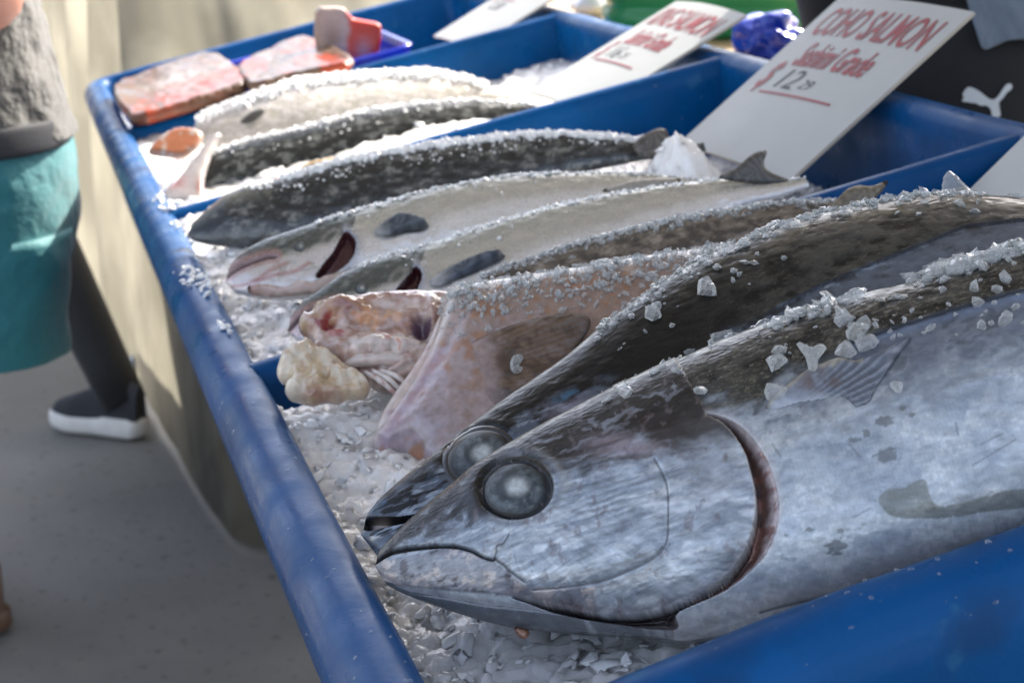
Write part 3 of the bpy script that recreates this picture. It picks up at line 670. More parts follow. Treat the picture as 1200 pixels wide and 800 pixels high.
# markings
wx = fbm(c100 * .45, d100 * .45, 0, 123, 4) - .5; wy = fbm(c100 * .45, d100 * .45, 7, 124, 4) - .5; Xw = c100 + 5 * wx; Yw = d100 + 3 * wy
strk = fbm(c100 * .42, (d100 + .9 * wy + .10 * c100) * 3.4, 0, 121, 5) - .5; strk2 = fbm(c100 * .5 + 9, (d100 + .7 * wx - .06 * c100) * 5.5, 0, 129, 4) - .5; wisp = fbm(Xw * .55 + .5 * Yw, Yw * 2.0, 0, 122, 5) - .5
rid = 1 - np.abs(2 * fbm(Xw * .5, Yw * 1.7, 0, 125, 5) - 1); vein = sst(.88, .985, rid); rid2 = 1 - np.abs(2 * fbm(Xw * .9 + 40, Yw * 1.3, 0, 126, 5) - 1); vein2 = sst(.90, .985, rid2)
pat = fbm(Xw * .32, Yw * .75, 0, 127, 5) - .5; speck = fbm(c100 * 5, d100 * 6, 0, 128, 3) - .5
vq = vv + .34 * pat + .16 * wisp + .05
hd = inhead
col = np.tile(np.array((.40, .445, .49)), (len(x), 1)); col = mixc(col, (.27, .315, .37), sst(.0, .2, pat + .3 * big) * .8); col = mixc(col, (.56, .59, .60), sst(.02, .2, -pat + .4 * speck) * .7); col = mixc(col, (.60, .62, .62), vein * .12); col = col * (1 + .30 * strk + .18 * strk2 + .25 * speck)[:, None]
low_ = 1 - sst(.30, .62, vv); ch = np.tile(np.array((.24, .285, .345)), (len(x), 1)); ch = mixc(ch, (.36, .40, .44), low_ * .8); ch = mixc(ch, (.47, .50, .53), sst(-.02, .2, -pat + .8 * strk) * (.35 + .45 * low_)); ch = mixc(ch, (.55, .57, .58), sst(.10, .22, strk2) * (.2 + .35 * low_)); ch = mixc(ch, (.17, .20, .25), sst(.08, .22, -strk2) * .45); ch = mixc(ch, (.14, .165, .205), sst(.06, .24, pat + .5 * strk) * .5); ch = mixc(ch, (.07, .078, .095), vein2 * .35 * (1 - .8 * low_))
ch = mixc(ch, (.075, .076, .084), sst(.56, .70, vq)); ch = mixc(ch, (.019, .0175, .017), sst(.63, .77, vq) * .95); ch = mixc(ch, (.20, .215, .25), sst(.64, .74, vv) * (1 - sst(.80, .90, vv)) * sst(.06, .18, wisp) * .7); ch = mixc(ch, (.008, .008, .008), sst(.86, .95, vv + .1 * wisp))
rip = np.sin((d100 + .35 * wy + .05 * c100) * 16 + 4 * strk) * np.exp(-((x - 700) / 70) ** 2 - ((y - 590) / 45) ** 2); ch = ch * (1 + .5 * strk + .3 * strk2 + .15 * speck + .20 * rip)[:, None]
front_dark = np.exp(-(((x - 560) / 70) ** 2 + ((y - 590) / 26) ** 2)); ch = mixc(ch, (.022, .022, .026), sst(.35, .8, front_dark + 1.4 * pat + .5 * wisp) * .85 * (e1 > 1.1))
w = np.exp(-(((x - 735) / 40) ** 2 + ((y - 525) / 13) ** 2)); ch = mixc(ch, (.33, .27, .30), w * (.6 + strk))
w = np.exp(-(((x - 790) / 60) ** 2 + ((y - 500) / 22) ** 2)); ch = mixc(ch, (.030, .024, .022), sst(.35, .8, w + 1.1 * mid_n) * .8)
w = np.exp(-(((x - 835) / 30) ** 2 + ((y - 560) / 50) ** 2)); ch = mixc(ch, (.38, .41, .45), w * .5)
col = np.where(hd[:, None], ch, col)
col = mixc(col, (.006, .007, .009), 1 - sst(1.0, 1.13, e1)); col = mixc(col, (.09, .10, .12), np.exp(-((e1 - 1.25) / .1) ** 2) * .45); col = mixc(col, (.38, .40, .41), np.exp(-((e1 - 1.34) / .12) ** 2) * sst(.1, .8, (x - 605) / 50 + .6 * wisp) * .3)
# radiating fine streaks on the cheek
ang = np.arctan2(y - 560, x - 560); rr = np.hypot(x - 560, y - 560); st = fbm(rr / 26, ang * 26, 0, 113, 4) - .5
col = np.where((hd & (x > 600))[:, None], np.clip(col * (1 + .8 * st * sst(60, 140, rr))[:, None], 0, 1), col)
col = mixc(col, (.14, .115, .125), np.where(hd, sst(.15, .24, fbm(c100 * 1.6, d100 * 1.2, 0, 114, 5) - .5) * .55, 0))
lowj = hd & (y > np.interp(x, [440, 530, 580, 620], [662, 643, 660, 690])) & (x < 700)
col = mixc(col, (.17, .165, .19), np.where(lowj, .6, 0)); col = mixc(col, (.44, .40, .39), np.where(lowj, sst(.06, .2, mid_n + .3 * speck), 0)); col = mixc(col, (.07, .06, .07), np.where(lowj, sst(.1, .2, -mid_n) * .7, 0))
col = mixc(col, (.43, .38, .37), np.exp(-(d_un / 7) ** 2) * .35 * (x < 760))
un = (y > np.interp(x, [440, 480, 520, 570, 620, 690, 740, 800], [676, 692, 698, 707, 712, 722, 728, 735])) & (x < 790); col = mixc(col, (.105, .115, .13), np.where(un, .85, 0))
col = mixc(col, (.10, .07, .06), np.exp(-((d_op - 4) / 5) ** 2) * hd * (y > 640) * .35)
for dd, wd, k in ((d_pre, 1.1, .75), (d_j, 1.4, .9), (d_mx, 1.2, .8)): col = mixc(col, (.035, .035, .045), np.exp(-(dd / wd) ** 2) * k)
col = mixc(col, (.006, .006, .007), np.exp(-(d_m / (mw * 1.05)) ** 4) * .97)
col = mixc(col, (.40, .37, .33), np.exp(-((d_op - .8) / 1.1) ** 2) * hd * .6 * (y < 690))
# gill slit
q = d_op / (d_op + d_out + 1e-6)
cg = np.tile(np.array((.14, .082, .068)), (len(x), 1)); cg = mixc(cg, (.04, .018, .015), 1 - sst(.05, .3, q + .2 * mid_n)); cg = mixc(cg, (.40, .34, .35), sst(.32, .7, q + .5 * mid_n)); cg = mixc(cg, (.20, .09, .07), sst(.06, .18, fbm(c100 * 2, d100 * 2, 0, 115) - .5) * .7)
cg = mixc(cg, (.008, .006, .007), np.where(x < 800, .95 * (1 - .3 * sst(.8, 1, q)), 0)); cg = mixc(cg, (.38, .33, .33), sst(.2, .9, q) * (y < 520))
col = np.where(incl[:, None], cg, col)
# body: dark speckled back above the line, mottled flank below, clean silver low down
cb = np.tile(np.array((.034, .034, .032)), (len(x), 1)) * (1 + 1.6 * big + 1.2 * mid_n)[:, None]; cb = mixc(cb, (.10, .094, .074), sst(.10, .24, fine + .5 * mid_n)); cb = mixc(cb, (.006, .0065, .007), sst(.0, .16, -mid_n) * .9)
cb = mixc(cb, (.16, .15, .12), sst(.22, .3, fbm(c100 * 5, d100 * 6, 0, 116) - .5 + .04))
aw = sst(-4, 5, -below + 10 * mid_n * (x < 985)); aw = np.where(x < 990, sst(-26, 14, -below + 60 * mid_n), aw)
dg_ = fbm(c100 * .8 + d100 * .5, d100 * 1.1 - c100 * .4, 0, 117, 5) - .5; fl = mixc(col, (.105, .125, .165), (1 - sst(10, 120, below + 110 * dg_)) * .9 * sst(880, 960, x)); fl = mixc(fl, (.048, .058, .078), sst(.02, .2, dg_) * (1 - sst(20, 110, below)) * .75); fl = mixc(fl, (.43, .46, .49), sst(.1, .25, -dg_) * sst(60, 130, below) * .6)
bc = fl * (1 - aw[:, None]) + cb * aw[:, None]
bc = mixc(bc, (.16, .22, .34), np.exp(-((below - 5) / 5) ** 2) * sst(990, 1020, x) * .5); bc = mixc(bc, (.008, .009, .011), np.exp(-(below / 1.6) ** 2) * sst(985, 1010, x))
patch = closed_smooth([(1028, 586), (1040, 572), (1060, 569), (1076, 560), (1086, 562), (1090, 576), (1098, 590), (1120, 589), (1160, 578), (1205, 571), (1205, 594), (1160, 600), (1120, 607), (1080, 609), (1045, 606)], 4)
pin = inpoly(x + 10 * fine, y + 10 * fine, patch); dp = dpoly(x, y, patch, True)
bc = mixc(bc, (.165, .178, .17), np.where(pin, sst(0, 2.5, dp) * (.85 + .3 * fine), 0))
for (px_, py_, rx_, ry_) in ((1037, 493, 10, 6), (1068, 487, 5, 4), (1015, 507, 4, 4), (1040, 532, 15, 9), (979, 640, 13, 10), (948, 620, 6, 3), (922, 628, 5, 3), (985, 622, 4, 4), (1057, 478, 4, 4), (1000, 515, 9, 3)):
    e = np.hypot((x - px_) / rx_, (y - py_) / ry_) + 1.6 * fine + .9 * mid_n; bc = mixc(bc, (.13, .145, .15), (1 - sst(.7, .95, e)) * .75)
for a, b in (((1140, 545), (1190, 515)), ((1020, 595), (1000, 606)), ((995, 520), (1008, 535)), ((1120, 495), (1123, 510)), ((1150, 520), (1175, 508)), ((905, 520), (915, 535))):
    bc = mixc(bc, (.10, .12, .14), np.exp(-(dpoly(x, y, [a, b]) / 1.1) ** 2) * .6)
sc_t = .5 + .5 * np.sin(c100 * 26 + 2 * np.sin(d100 * 30)) * np.sin(d100 * 30); bc = bc * (1 + .10 * (sc_t - .5) * sst(30, 120, below))[:, None]
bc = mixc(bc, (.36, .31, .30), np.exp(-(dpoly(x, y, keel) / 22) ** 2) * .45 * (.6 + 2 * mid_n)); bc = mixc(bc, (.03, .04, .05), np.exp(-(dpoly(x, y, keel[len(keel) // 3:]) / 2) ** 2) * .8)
lip = np.exp(-((d_out) / 5) ** 2); bc = mixc(bc, (.50, .47, .47), lip * .55 * (y < 660))
col = np.where(body[:, None], bc, col)
# back ridge line
col = mixc(col, (.010, .011, .010), sst(.955, .985, vv) * .9); col = mixc(col, (.06, .06, .05), np.exp(-((vv - .935) / .012) ** 2) * .5 * (x > 560))
col = np.where((f1.thv > np.pi)[:, None], (.08, .085, .09), col)
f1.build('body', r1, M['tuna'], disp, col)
eye(f1, 605, 574, 42, 35, rad(-14), r1, height=.0068, sink=.0022)
def rays_fin(c1, c2, ox, oy, n=60, tip=None):
    def f(px, py, q, d):
        a = np.arctan2(py - oy, px - ox); r = np.hypot(px - ox, py - oy)
        s = .5 + .5 * np.sin(a * n + 1.5 * fbm(px / 20, py / 20, 0, 5)); c = np.tile(np.array(c1, float), (len(px), 1)); c = mixc(c, c2, s * .8)
        if tip is not None: c = mixc(c, tip[0], sst(*tip[1], r))
        return c
    return f
FL_ = f1.hit([(892, 489), (915, 486), (940, 479), (965, 475), (992, 474), (1006, 487), (1030, 480)])
def fin_fade(c1, c2, ox, oy, n, r0, r1, basec):
    g = rays_fin(c1, c2, ox, oy, n)
    def f(px, py, q, d):
        c = g(px, py, q, d); r = np.hypot(px - ox, py - oy) + 10 * (fbm(px / 8, py / 8, 0, 7) - .5); return mixc(c, basec, (1 - sst(r0, r1, r)) * .9)
    return f
def fin1(px, py, q, d):
    r_ = np.hypot(px - 880, py - 520); a = np.arctan2(py - 520, px - 880); n = fbm(px / 16, py / 16, 0, 131, 4) - .5
    s_ = .5 + .5 * np.sin(a * 120 + 3 * n); c = np.tile(np.array((.20, .225, .27)), (len(px), 1)); rr_ = sst(945, 985, px + .6 * (py - 440)); c = mixc(c, (.045, .055, .075), rr_ * .8); c = mixc(c, (.30, .33, .38), rr_ * sst(.55, .9, s_) * .42)
    c = mixc(c, (.10, .07, .065), np.exp(-(((px - 962) / 34) ** 2 + ((py - 447) / 17) ** 2)) * sst(-.1, .12, n) * .9); c = mixc(c, (.32, .35, .40), sst(455, 476, py + 24 * n) * (px < 985))
    e = py - np.interp(px, [895, 908, 945, 985, 1015], [484, 464, 433, 420, 421]); c = mixc(c, (.38, .33, .21), (1 - sst(2, 8, e + 12 * n)) * (px < 1012) * .5)
    return mixc(c, (.012, .013, .016), np.exp(-(((px - 897) / 5) ** 2 + ((py - 480) / 10) ** 2)) * .95)
slab('pectoral_fin', f1, [(892, 489), (898, 475), (908, 463), (928, 446), (950, 430), (966, 424), (985, 418), (1000, 422), (1012, 419), (1030, 413), (1047, 404), (1068, 394), (1054, 414), (1042, 432), (1028, 452), (1012, 486), (1003, 484), (992, 470), (965, 474), (940, 478), (915, 486)], M['fin'], r1, .0010, .006, fin1,
     tbase=lambda s, d: f1.surf(s, d) + .0014 - .0038 * (1 - sst(0, .011, d - np.interp(s, FL_[:, 0], FL_[:, 1]))), g=.0010, dispf=lambda px, py, q: .0003 * np.sin(np.arctan2(py - 520, px - 880) * 120) + .004 * sst(950, 1010, px) * (1 - sst(415, 440, py)))
slab('pelvic_fin', f1, [(603, 734), (620, 738), (617, 748), (607, 745)], M['flesh'], r1, .002, .004, flat((.30, .15, .09)), tbase=0., g=.002)

# ------------------------------------------------------------------ second tuna, behind it
P0 = atY(425, 628, .305); P1 = atY(1195, 388, .285)
top = [(424, 622), (428, 606), (440, 590), (470, 563), (500, 541), (540, 509), (580, 479), (620, 452), (660, 425), (700, 391), (740, 361), (780, 334), (820, 311), (860, 293), (900, 277), (950, 262), (1000, 251), (1060, 241), (1120, 238), (1200, 243), (1300, 255), (1420, 275)]
bot = [(424, 630), (427, 645), (440, 652), (480, 664), (540, 676), (620, 682), (700, 672), (800, 640), (900, 605), (1000, 575), (1100, 545), (1200, 518), (1300, 490), (1420, 455)]
f2 = Fish(P0, P1, 40, top, bot, .86, ratio=.52, s_dense=.5, ns=640, nf=260, nb=50)
r2 = root_at((P0 + P1) / 2 + [0, 0, -.08], 'tuna', 'second tuna with a blacker back, half hidden behind the front tuna', 'fish', GF)
x, y = f2.px.T; sv, dv, vv = f2.sv, f2.dv, f2.vv; c100, d100 = sv * 100, dv * 100
fine = fbm(c100 * 3, d100 * 9, 0, 201, 4) - .5; mid_n = fbm(c100 * .9, d100 * 1.6, 0, 202, 5) - .5; big = fbm(c100 * .3, d100 * .5, 0, 203, 4) - .5
back2 = np.array([(424, 600), (470, 574), (520, 540), (560, 512), (600, 492), (640, 470), (690, 450), (740, 452), (780, 440), (820, 412), (860, 388), (905, 364), (960, 336), (1040, 303), (1095, 281), (1130, 266), (1200, 258), (1400, 280)])
yb = np.interp(x, *back2.T); below = y - yb
disp = .0008 * mid_n + .0002 * fine + np.where(below < 0, .0006 * mid_n, 0)
disp += .0016 * np.exp(-np.maximum(-below, 0) / 16) * (below < 0) * sst(880, 930, x)
e2 = np.hypot((x - 563) / 42, (y - 536) / 34); disp += -.0032 * (1 - sst(.95, 1.12, e2)) + .0008 * np.exp(-((e2 - 1.32) / .16) ** 2)
gape = closed_smooth([(420, 616), (428, 606), (440, 604), (470, 604), (505, 599), (500, 606), (470, 614), (450, 618), (432, 622)], 4); ing = inpoly(x, y, gape); dg = dpoly(x, y, gape, True)
disp -= np.where(ing, .009 * sst(0, 5, dg), 0)
wisp = fbm(c100 * .7 + .9 * d100, d100 * 2.6, 0, 222, 5) - .5; strk = fbm(c100 * 1.2, d100 * 8, 0, 221, 4) - .5
col = np.tile(np.array((.085, .105, .14)), (len(x), 1)); col = mixc(col, (.012, .014, .018), sst(-.02, .13, mid_n + .6 * wisp)); col = mixc(col, (.27, .32, .39), sst(.08, .22, -wisp + .3 * mid_n)); col = col * (1 + .6 * strk)[:, None]
col = mixc(col, (.26, .24, .30), np.exp(-(((x - 672) / 32) ** 2 + ((y - 480) / 16) ** 2)) * .7)
aw = np.where(x > 880, sst(-4, 5, -below), sst(-14, 8, -below + 40 * mid_n))
cb = np.tile(np.array((.005, .0058, .007)), (len(x), 1)); k = sst(760, 1000, x)
cb = mixc(cb, (.050, .050, .047), k * sst(-.25, .12, mid_n + .6 * big)); cb = mixc(cb, (.07, .066, .054), k * sst(.05, .2, fine + .4 * mid_n) * .8); cb = cb * (1 + .35 * strk)[:, None]; cb = mixc(cb, (.10, .085, .055), k * .7 * sst(.80, .93, vv + .3 * mid_n)); cb = mixc(cb, (.04, .037, .03), sst(.90, .97, vv + .3 * fine) * .8)
col = col * (1 - aw[:, None]) + cb * aw[:, None]
col = mixc(col, (.06, .16, .27), np.exp(-((below - 3 - 8 * wisp) / 4) ** 2) * sst(.0, .2, fbm(x / 30, y / 30, 0, 207) - .45) * (x < 740) * .8)
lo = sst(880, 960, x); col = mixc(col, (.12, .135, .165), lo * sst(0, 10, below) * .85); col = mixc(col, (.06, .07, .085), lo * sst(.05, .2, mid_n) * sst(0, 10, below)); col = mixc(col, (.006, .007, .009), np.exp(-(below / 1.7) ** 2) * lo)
col = mixc(col, (.005, .005, .006), np.where(ing, .95, 0)); col = mixc(col, (.4, .33, .3), np.where(ing, np.exp(-(((x - 447) / 9) ** 2 + ((y - 612) / 5) ** 2)) * .8, 0))
col = mixc(col, (.006, .007, .009), 1 - sst(1.0, 1.13, e2)); col = mixc(col, (.36, .36, .37), (y > 628) * sst(-.1, .2, mid_n) * (x < 470)); 
col = np.where((f2.thv > np.pi)[:, None] & (vv < .97)[:, None], (.05, .055, .06), col)
f2.build('body', r2, M['tuna'], disp, col)
eye(f2, 563, 536, 40, 33, rad(-20), r2, height=.0064, sink=.002)
# its small dorsal fin standing up beside the ice

for f_, r_ in ((f1, r1), (f2, r2)):
    e_, m_ = f_.L, f_.mid[-1]; sd_t = np.array([(-.012, .010), (.02, .035), (.05, .085), (.062, .115), (.058, .07), (.038, .02), (.034, 0), (.038, -.02), (.058, -.07), (.062, -.115), (.05, -.085), (.02, -.035), (-.012, -.010)]) * .85
    pt_ = f_.pt(e_ + sd_t[:, 0], m_ + sd_t[:, 1], np.zeros(len(sd_t)))
    slab('tail_fin', f_, project(pt_), M['fin'], r_, .003, .01, flat((.03, .033, .038)), g=.006, smooth_n=3)
# ------------------------------------------------------------------ gutted cod with its cut head
P0 = atY(440, 470, .60); P1 = atY(900, 350, .56)
fc = Frame(P0, P1, 42)
rc = root_at(P0 + [.15, 0, -.05], 'gutted_fish', 'pinkish brown fish with its jaw cut away, lying behind the two tunas', 'fish', GF)
def cod_col(px, py, q, d):
    c100, d100 = q[:, 0] * 100, q[:, 1] * 100; n = fbm(c100 * 1.1, d100 * 1.5, 0, 301, 5) - .5; f = fbm(c100 * 5, d100 * 5, 0, 302, 3) - .5
    n3 = fbm(c100 * 2.4, d100 * 2.4, 0, 306, 4) - .5; c = np.tile(np.array((.30, .20, .155)), (len(px), 1)) * (1 + .8 * n3)[:, None]
    up = py - np.interp(px, [500, 600, 700, 830, 950], [352, 333, 317, 298, 280])
    c = mixc(c, (.20, .135, .095), np.exp(-((up - 20) / 16) ** 2) * .7)
    c = mixc(c, (.36, .285, .285), sst(40, 100, up + 80 * n) * (px < 640) * .9); c = mixc(c, (.40, .33, .37), sst(430, 470, py + 80 * n) * (px < 530) * .55); c = mixc(c, (.24, .165, .14), sst(.06, .2, n3 + .4 * n) * .6)
    c = mixc(c, (.32, .15, .075), sst(.10, .17, fbm(c100 * .95, d100 * .95, 0, 303, 3) - .5) * .75 * (1 - .6 * sst(90, 160, up)))
    edge = smooth_line([(526, 356), (516, 392), (500, 428), (478, 462), (452, 500), (438, 522)], 5); de = dpoly(px, py, edge)
    c = mixc(c, (.64, .55, .50), np.exp(-((de - 6) / 8) ** 2) * .95); c = mixc(c, (.42, .30, .38), np.exp(-((de - 20) / 10) ** 2) * .5 * (py > 430))
    c = mixc(c, (.30, .16, .11), np.exp(-(de / 2.5) ** 2) * .7); c = mixc(c, (.34, .17, .1), sst(525, 545, py) * (px < 500) * sst(-.05, .1, n))
    return np.clip(c * (1 + .3 * f[:, None]), 0, 1)
def cod_disp(px, py, q):
    edge = smooth_line([(526, 356), (516, 392), (500, 428), (478, 462), (452, 500), (438, 522)], 5); de = dpoly(px, py, edge)
    return .004 * np.exp(-((de - 7) / 7) ** 2) - .004 * np.exp(-((de - 24) / 9) ** 2) * (py > 400) + .004 * (fbm(q[:, 0] * 60, q[:, 1] * 60, 0, 305) - .5)
cod, codV, codD = slab('body', fc, [(524, 350), (560, 339), (600, 333), (650, 325), (700, 317), (760, 307), (830, 298), (950, 280), (1010, 300), (1000, 360), (950, 410), (760, 505), (620, 575), (520, 585), (482, 556), (470, 545), (455, 557), (444, 545), (436, 522), (446, 505), (462, 482), (485, 448), (500, 418), (512, 388)], M['flesh'], rc, .045, .05, cod_col, tbase=0., g=.0032, dispf=cod_disp)
fh = Frame(atY(440, 410, .66), atY(900, 300, .62), 38)
def head_col(px, py, q, d):
    n = fbm(px / 22, py / 22, 0, 311, 5) - .5; f = fbm(px / 5, py / 5, 0, 312, 3) - .5
    n3 = fbm(px / 9, py / 9, 0, 317, 4) - .5; n4 = fbm(px / 9, py / 9, 3, 318, 4) - .5; n2 = fbm(px / 30 + py / 60, py / 7, 0, 313, 4) - .5; c = np.tile(np.array((.42, .28, .23)), (len(px), 1)); c = mixc(c, (.54, .42, .36), sst(0, .15, n)); c = mixc(c, (.38, .22, .17), sst(.02, .2, -n) * .8); c = mixc(c, (.62, .52, .47), sst(.1, .2, n2) * .6); c = mixc(c, (.30, .16, .12), sst(.1, .2, -n2) * .6)
    def blob(cx, cy, rx, ry, k, w, nn=.8):
        nonlocal c; e = np.hypot((px + 26 * n3 - cx) / rx, (py + 20 * n4 - cy) / ry) + nn * n; c = mixc(c, k, (1 - sst(.7, 1.15, e)) * w)
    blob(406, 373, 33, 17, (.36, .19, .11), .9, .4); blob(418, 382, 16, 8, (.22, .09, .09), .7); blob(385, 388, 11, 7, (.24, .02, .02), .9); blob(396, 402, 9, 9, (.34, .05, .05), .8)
    blob(372, 366, 12, 20, (.30, .19, .09), .7); blob(357, 388, 9, 10, (.28, .18, .09), .8)
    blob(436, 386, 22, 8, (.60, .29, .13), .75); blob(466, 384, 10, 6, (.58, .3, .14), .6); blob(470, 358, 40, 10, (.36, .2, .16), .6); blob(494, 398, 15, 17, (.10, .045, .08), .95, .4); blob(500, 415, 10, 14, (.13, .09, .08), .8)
    blob(452, 421, 46, 14, (.60, .52, .47), .8, .3); c = np.where((np.hypot((px - 452) / 46, (py - 421) / 14) < 1)[:, None], c * (1 + .12 * np.sin(px * .35)[:, None]), c)
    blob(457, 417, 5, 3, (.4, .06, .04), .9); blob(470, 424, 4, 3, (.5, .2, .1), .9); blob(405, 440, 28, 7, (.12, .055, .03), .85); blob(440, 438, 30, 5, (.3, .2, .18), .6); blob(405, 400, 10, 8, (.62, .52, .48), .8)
    st = .5 + .5 * np.sin((px * .55 + py) * .55); blob(460, 452, 26, 15, (.5, .40, .36), .6); c = np.where(((py > 438) & (px > 430))[:, None], c * (.72 + .45 * st)[:, None], c)
    return np.clip(c * (1 + .25 * f[:, None]), 0, 1)
def head_disp(px, py, q):
    g = lambda cx, cy, rx, ry: np.exp(-((px - cx) / rx) ** 2 - ((py - cy) / ry) ** 2)
    return .011 * g(404, 372, 22, 9) - .012 * g(436, 396, 34, 7) - .006 * g(470, 372, 30, 6) + .012 * g(450, 421, 42, 9) - .018 * g(496, 400, 9, 12) - .014 * g(388, 392, 8, 6) + .009 * g(509, 385, 5, 26) - .012 * g(420, 441, 34, 4) + .004 * np.sin((px * .55 + py) * .55) * g(462, 452, 24, 12) + .008 * (fbm(px / 14, py / 10, 0, 315, 4) - .5) + .004 * (fbm(px / 5, py / 4, 0, 316, 3) - .5)
slab('cut_head', fh, [(352, 390), (350, 380), (357, 368), (364, 370), (372, 358), (390, 354), (400, 351), (418, 352), (435, 347), (470, 345), (500, 345), (540, 350), (556, 380), (530, 420), (500, 450), (478, 464), (464, 467), (456, 458), (444, 457), (432, 450), (424, 448), (412, 440), (400, 438), (388, 428), (376, 424), (366, 414), (368, 402), (360, 396)], M['flesh'], rc, .022, .026, head_col, tbase=.004, g=.0020, smooth_n=3, dispf=head_disp)
fl = Frame(atY(370, 440, .645), atY(800, 330, .64), 30)
def lump_col(px, py, q, d):
    n = fbm(px / 16, py / 16, 0, 321, 4) - .5; c = np.tile(np.array((.55, .43, .29)), (len(px), 1)) * (1 + .6 * (fbm(px / 5, py / 5, 0, 322, 3)[:, None] - .5)); c = mixc(c, (.66, .58, .46), sst(0, .15, n)); c = mixc(c, (.38, .25, .13), sst(.06, .2, -n) * .8)
    return mixc(c, (.25, .10, .07), np.exp(-((px - 375) / 26) ** 2 - ((py - 467) / 4) ** 2) * .8)
slab('cut_jaw', fl, [(324, 436), (327, 424), (336, 417), (346, 409), (362, 402), (376, 410), (392, 418), (412, 434), (430, 446), (434, 456), (424, 464), (408, 464), (396, 470), (380, 468), (366, 472), (348, 468), (336, 464), (334, 454), (342, 448), (328, 446)], M['flesh'], rc, .013, .012, lump_col, tbase=.010, g=.0020, smooth_n=3, dispf=lambda px, py, q: .016 * (fbm(px / 12, py / 12, 0, 325, 5) - .5) + .006 * (fbm(px / 5, py / 5, 0, 326, 3) - .5) + .006 * np.exp(-((px - 345) / 14) ** 2 - ((py - 428) / 12) ** 2))
def along(fr, pts, off): 
    q = fr.sd(pts, off); return t2w(fr.pt(q[:, 0], q[:, 1], np.broadcast_to(np.asarray(off, float), (len(q),))))
def strand(name, fr, pts, off, r, base, dark, seed, n=14):
    V, F = limb(along(fr, pts, off), r, n); nn = fbm(V[:, 0] * 160, V[:, 1] * 160, V[:, 2] * 160, seed, 4) - .5; V = V + (nn * np.mean(r) * .9)[:, None] * np.array([.3, -.6, .6])
    c = mixc(np.tile(np.array(base), (len(V), 1)), dark, sst(.06, .22, nn)); mk(name, V, F, M['flesh'], rc, True, c)
strand('collar_edge', fh, [(522, 350), (526, 366), (521, 384), (509, 410), (492, 440), (474, 466), (456, 492), (441, 520)], [.010, .024, .032, .035, .037, .037, .034, .024], [.004, .007, .0085, .008, .0085, .009, .008, .003], (.58, .48, .43), (.36, .22, .24), 331)
strand('jaw_bone', fh, [(404, 428), (425, 421), (450, 419), (474, 419), (490, 412)], [.016, .020, .022, .020, .014], [.003, .0065, .0078, .0068, .003], (.56, .47, .42), (.44, .28, .24), 332)
for k_, (a_, b_) in enumerate((((428, 436), (462, 461)), ((436, 434), (470, 457)), ((446, 434), (477, 450)))):
    strand('gill_strand', fh, [a_, ((a_[0] + b_[0]) / 2 + 2, (a_[1] + b_[1]) / 2 - 2), b_], [.022, .026, .020], [.002, .0026, .0018], (.66, .60, .56), (.4, .2, .18), 333 + k_, 10)
strand('eye_socket', fh, [(382, 380), (396, 373), (412, 369), (428, 370)], [.010, .017, .018, .012], [.003, .0085, .009, .004], (.36, .20, .125), (.22, .09, .08), 337)
strand('brow_ridge', fh, [(362, 378), (376, 362), (404, 354), (440, 350), (486, 349)], [.008, .014, .018, .018, .016], [.003, .005, .005, .0045, .003], (.42, .27, .20), (.26, .14, .09), 338)
ff = Frame(fc.P0 + fc.n * .050, fc.P0 + fc.n * .058 + fc.a * .3, 42)
def cf_(px, py, q, d):
    a = np.arctan2(py - 470, px - 430); n = fbm(px / 18, py / 10, 0, 341, 4) - .5; s_ = .5 + .5 * np.sin(a * 230 + 5 * n); c = np.tile(np.array((.13, .08, .052)), (len(px), 1))
    c = mixc(c, (.20, .135, .10), sst(.4, .9, s_) * .5); c = mixc(c, (.06, .036, .024), sst(0, .14, n) * .9); return mixc(c, (.24, .20, .20), sst(.08, .2, -n) * .5)
sL_ = ff.sd([(540, 430)])[0, 0]; dL_ = ff.sd([(580, 500)])[0, 1]
def codfin(px, py, q, d):
    c = cf_(px, py, q, d); c = mixc(c, (.30, .20, .17), 1 - sst(545, 600, px)); return mixc(c, (.045, .03, .022), sst(640, 690, px) * .5 + .5 * np.exp(-(d / .0025) ** 2) * (py < 405))
slab('pectoral_fin', ff, [(536, 418), (552, 402), (580, 388), (620, 375), (655, 368), (680, 368), (692, 376), (684, 396), (650, 436), (620, 470), (580, 496), (556, 480), (542, 450)], M['fin'], rc, .0020, .012, codfin, tbase=lambda s, d: -.016 * (1 - sst(sL_, sL_ + .032, s)) - .012 * (1 - sst(dL_, dL_ + .03, d)), g=.0018, dispf=lambda px, py, q: .0006 * np.sin(np.arctan2(py - 470, px - 430) * 230) + .006 * (fbm(px / 40, py / 22, 0, 343) - .5))


# ------------------------------------------------------------------ helper for the other whole fish
def simple_fish(p0, p1, phi, top, bot, L, label, colf, ratio=.5, name='whole_fish', ns=330, nf=110, dispf=None, mat='fish', tail=None, th=.006, dense=None):
    f = Fish(p0, p1, phi, top, bot, L, ratio=ratio, ns=ns, nf=nf, nb=34, tail_h=th, s_dense=dense)
    r = root_at((np.asarray(p0) + p1) / 2 + [0, 0, -.04], name, label, 'fish', GF)
    x, y = f.px.T; c100, d100 = f.sv * 100, f.dv * 100
    mid_n = fbm(c100 * .9, d100 * 1.6, 0, 401, 5) - .5; fine = fbm(c100 * 4, d100 * 6, 0, 402, 3) - .5
    disp = .0012 * mid_n + .0004 * fine
    col = colf(f, x, y, mid_n, fine)
    if dispf: disp = disp + dispf(f, x, y)
    f.build('body', r, M[mat], disp, np.clip(col, 0, 1)); f.root = r; return f
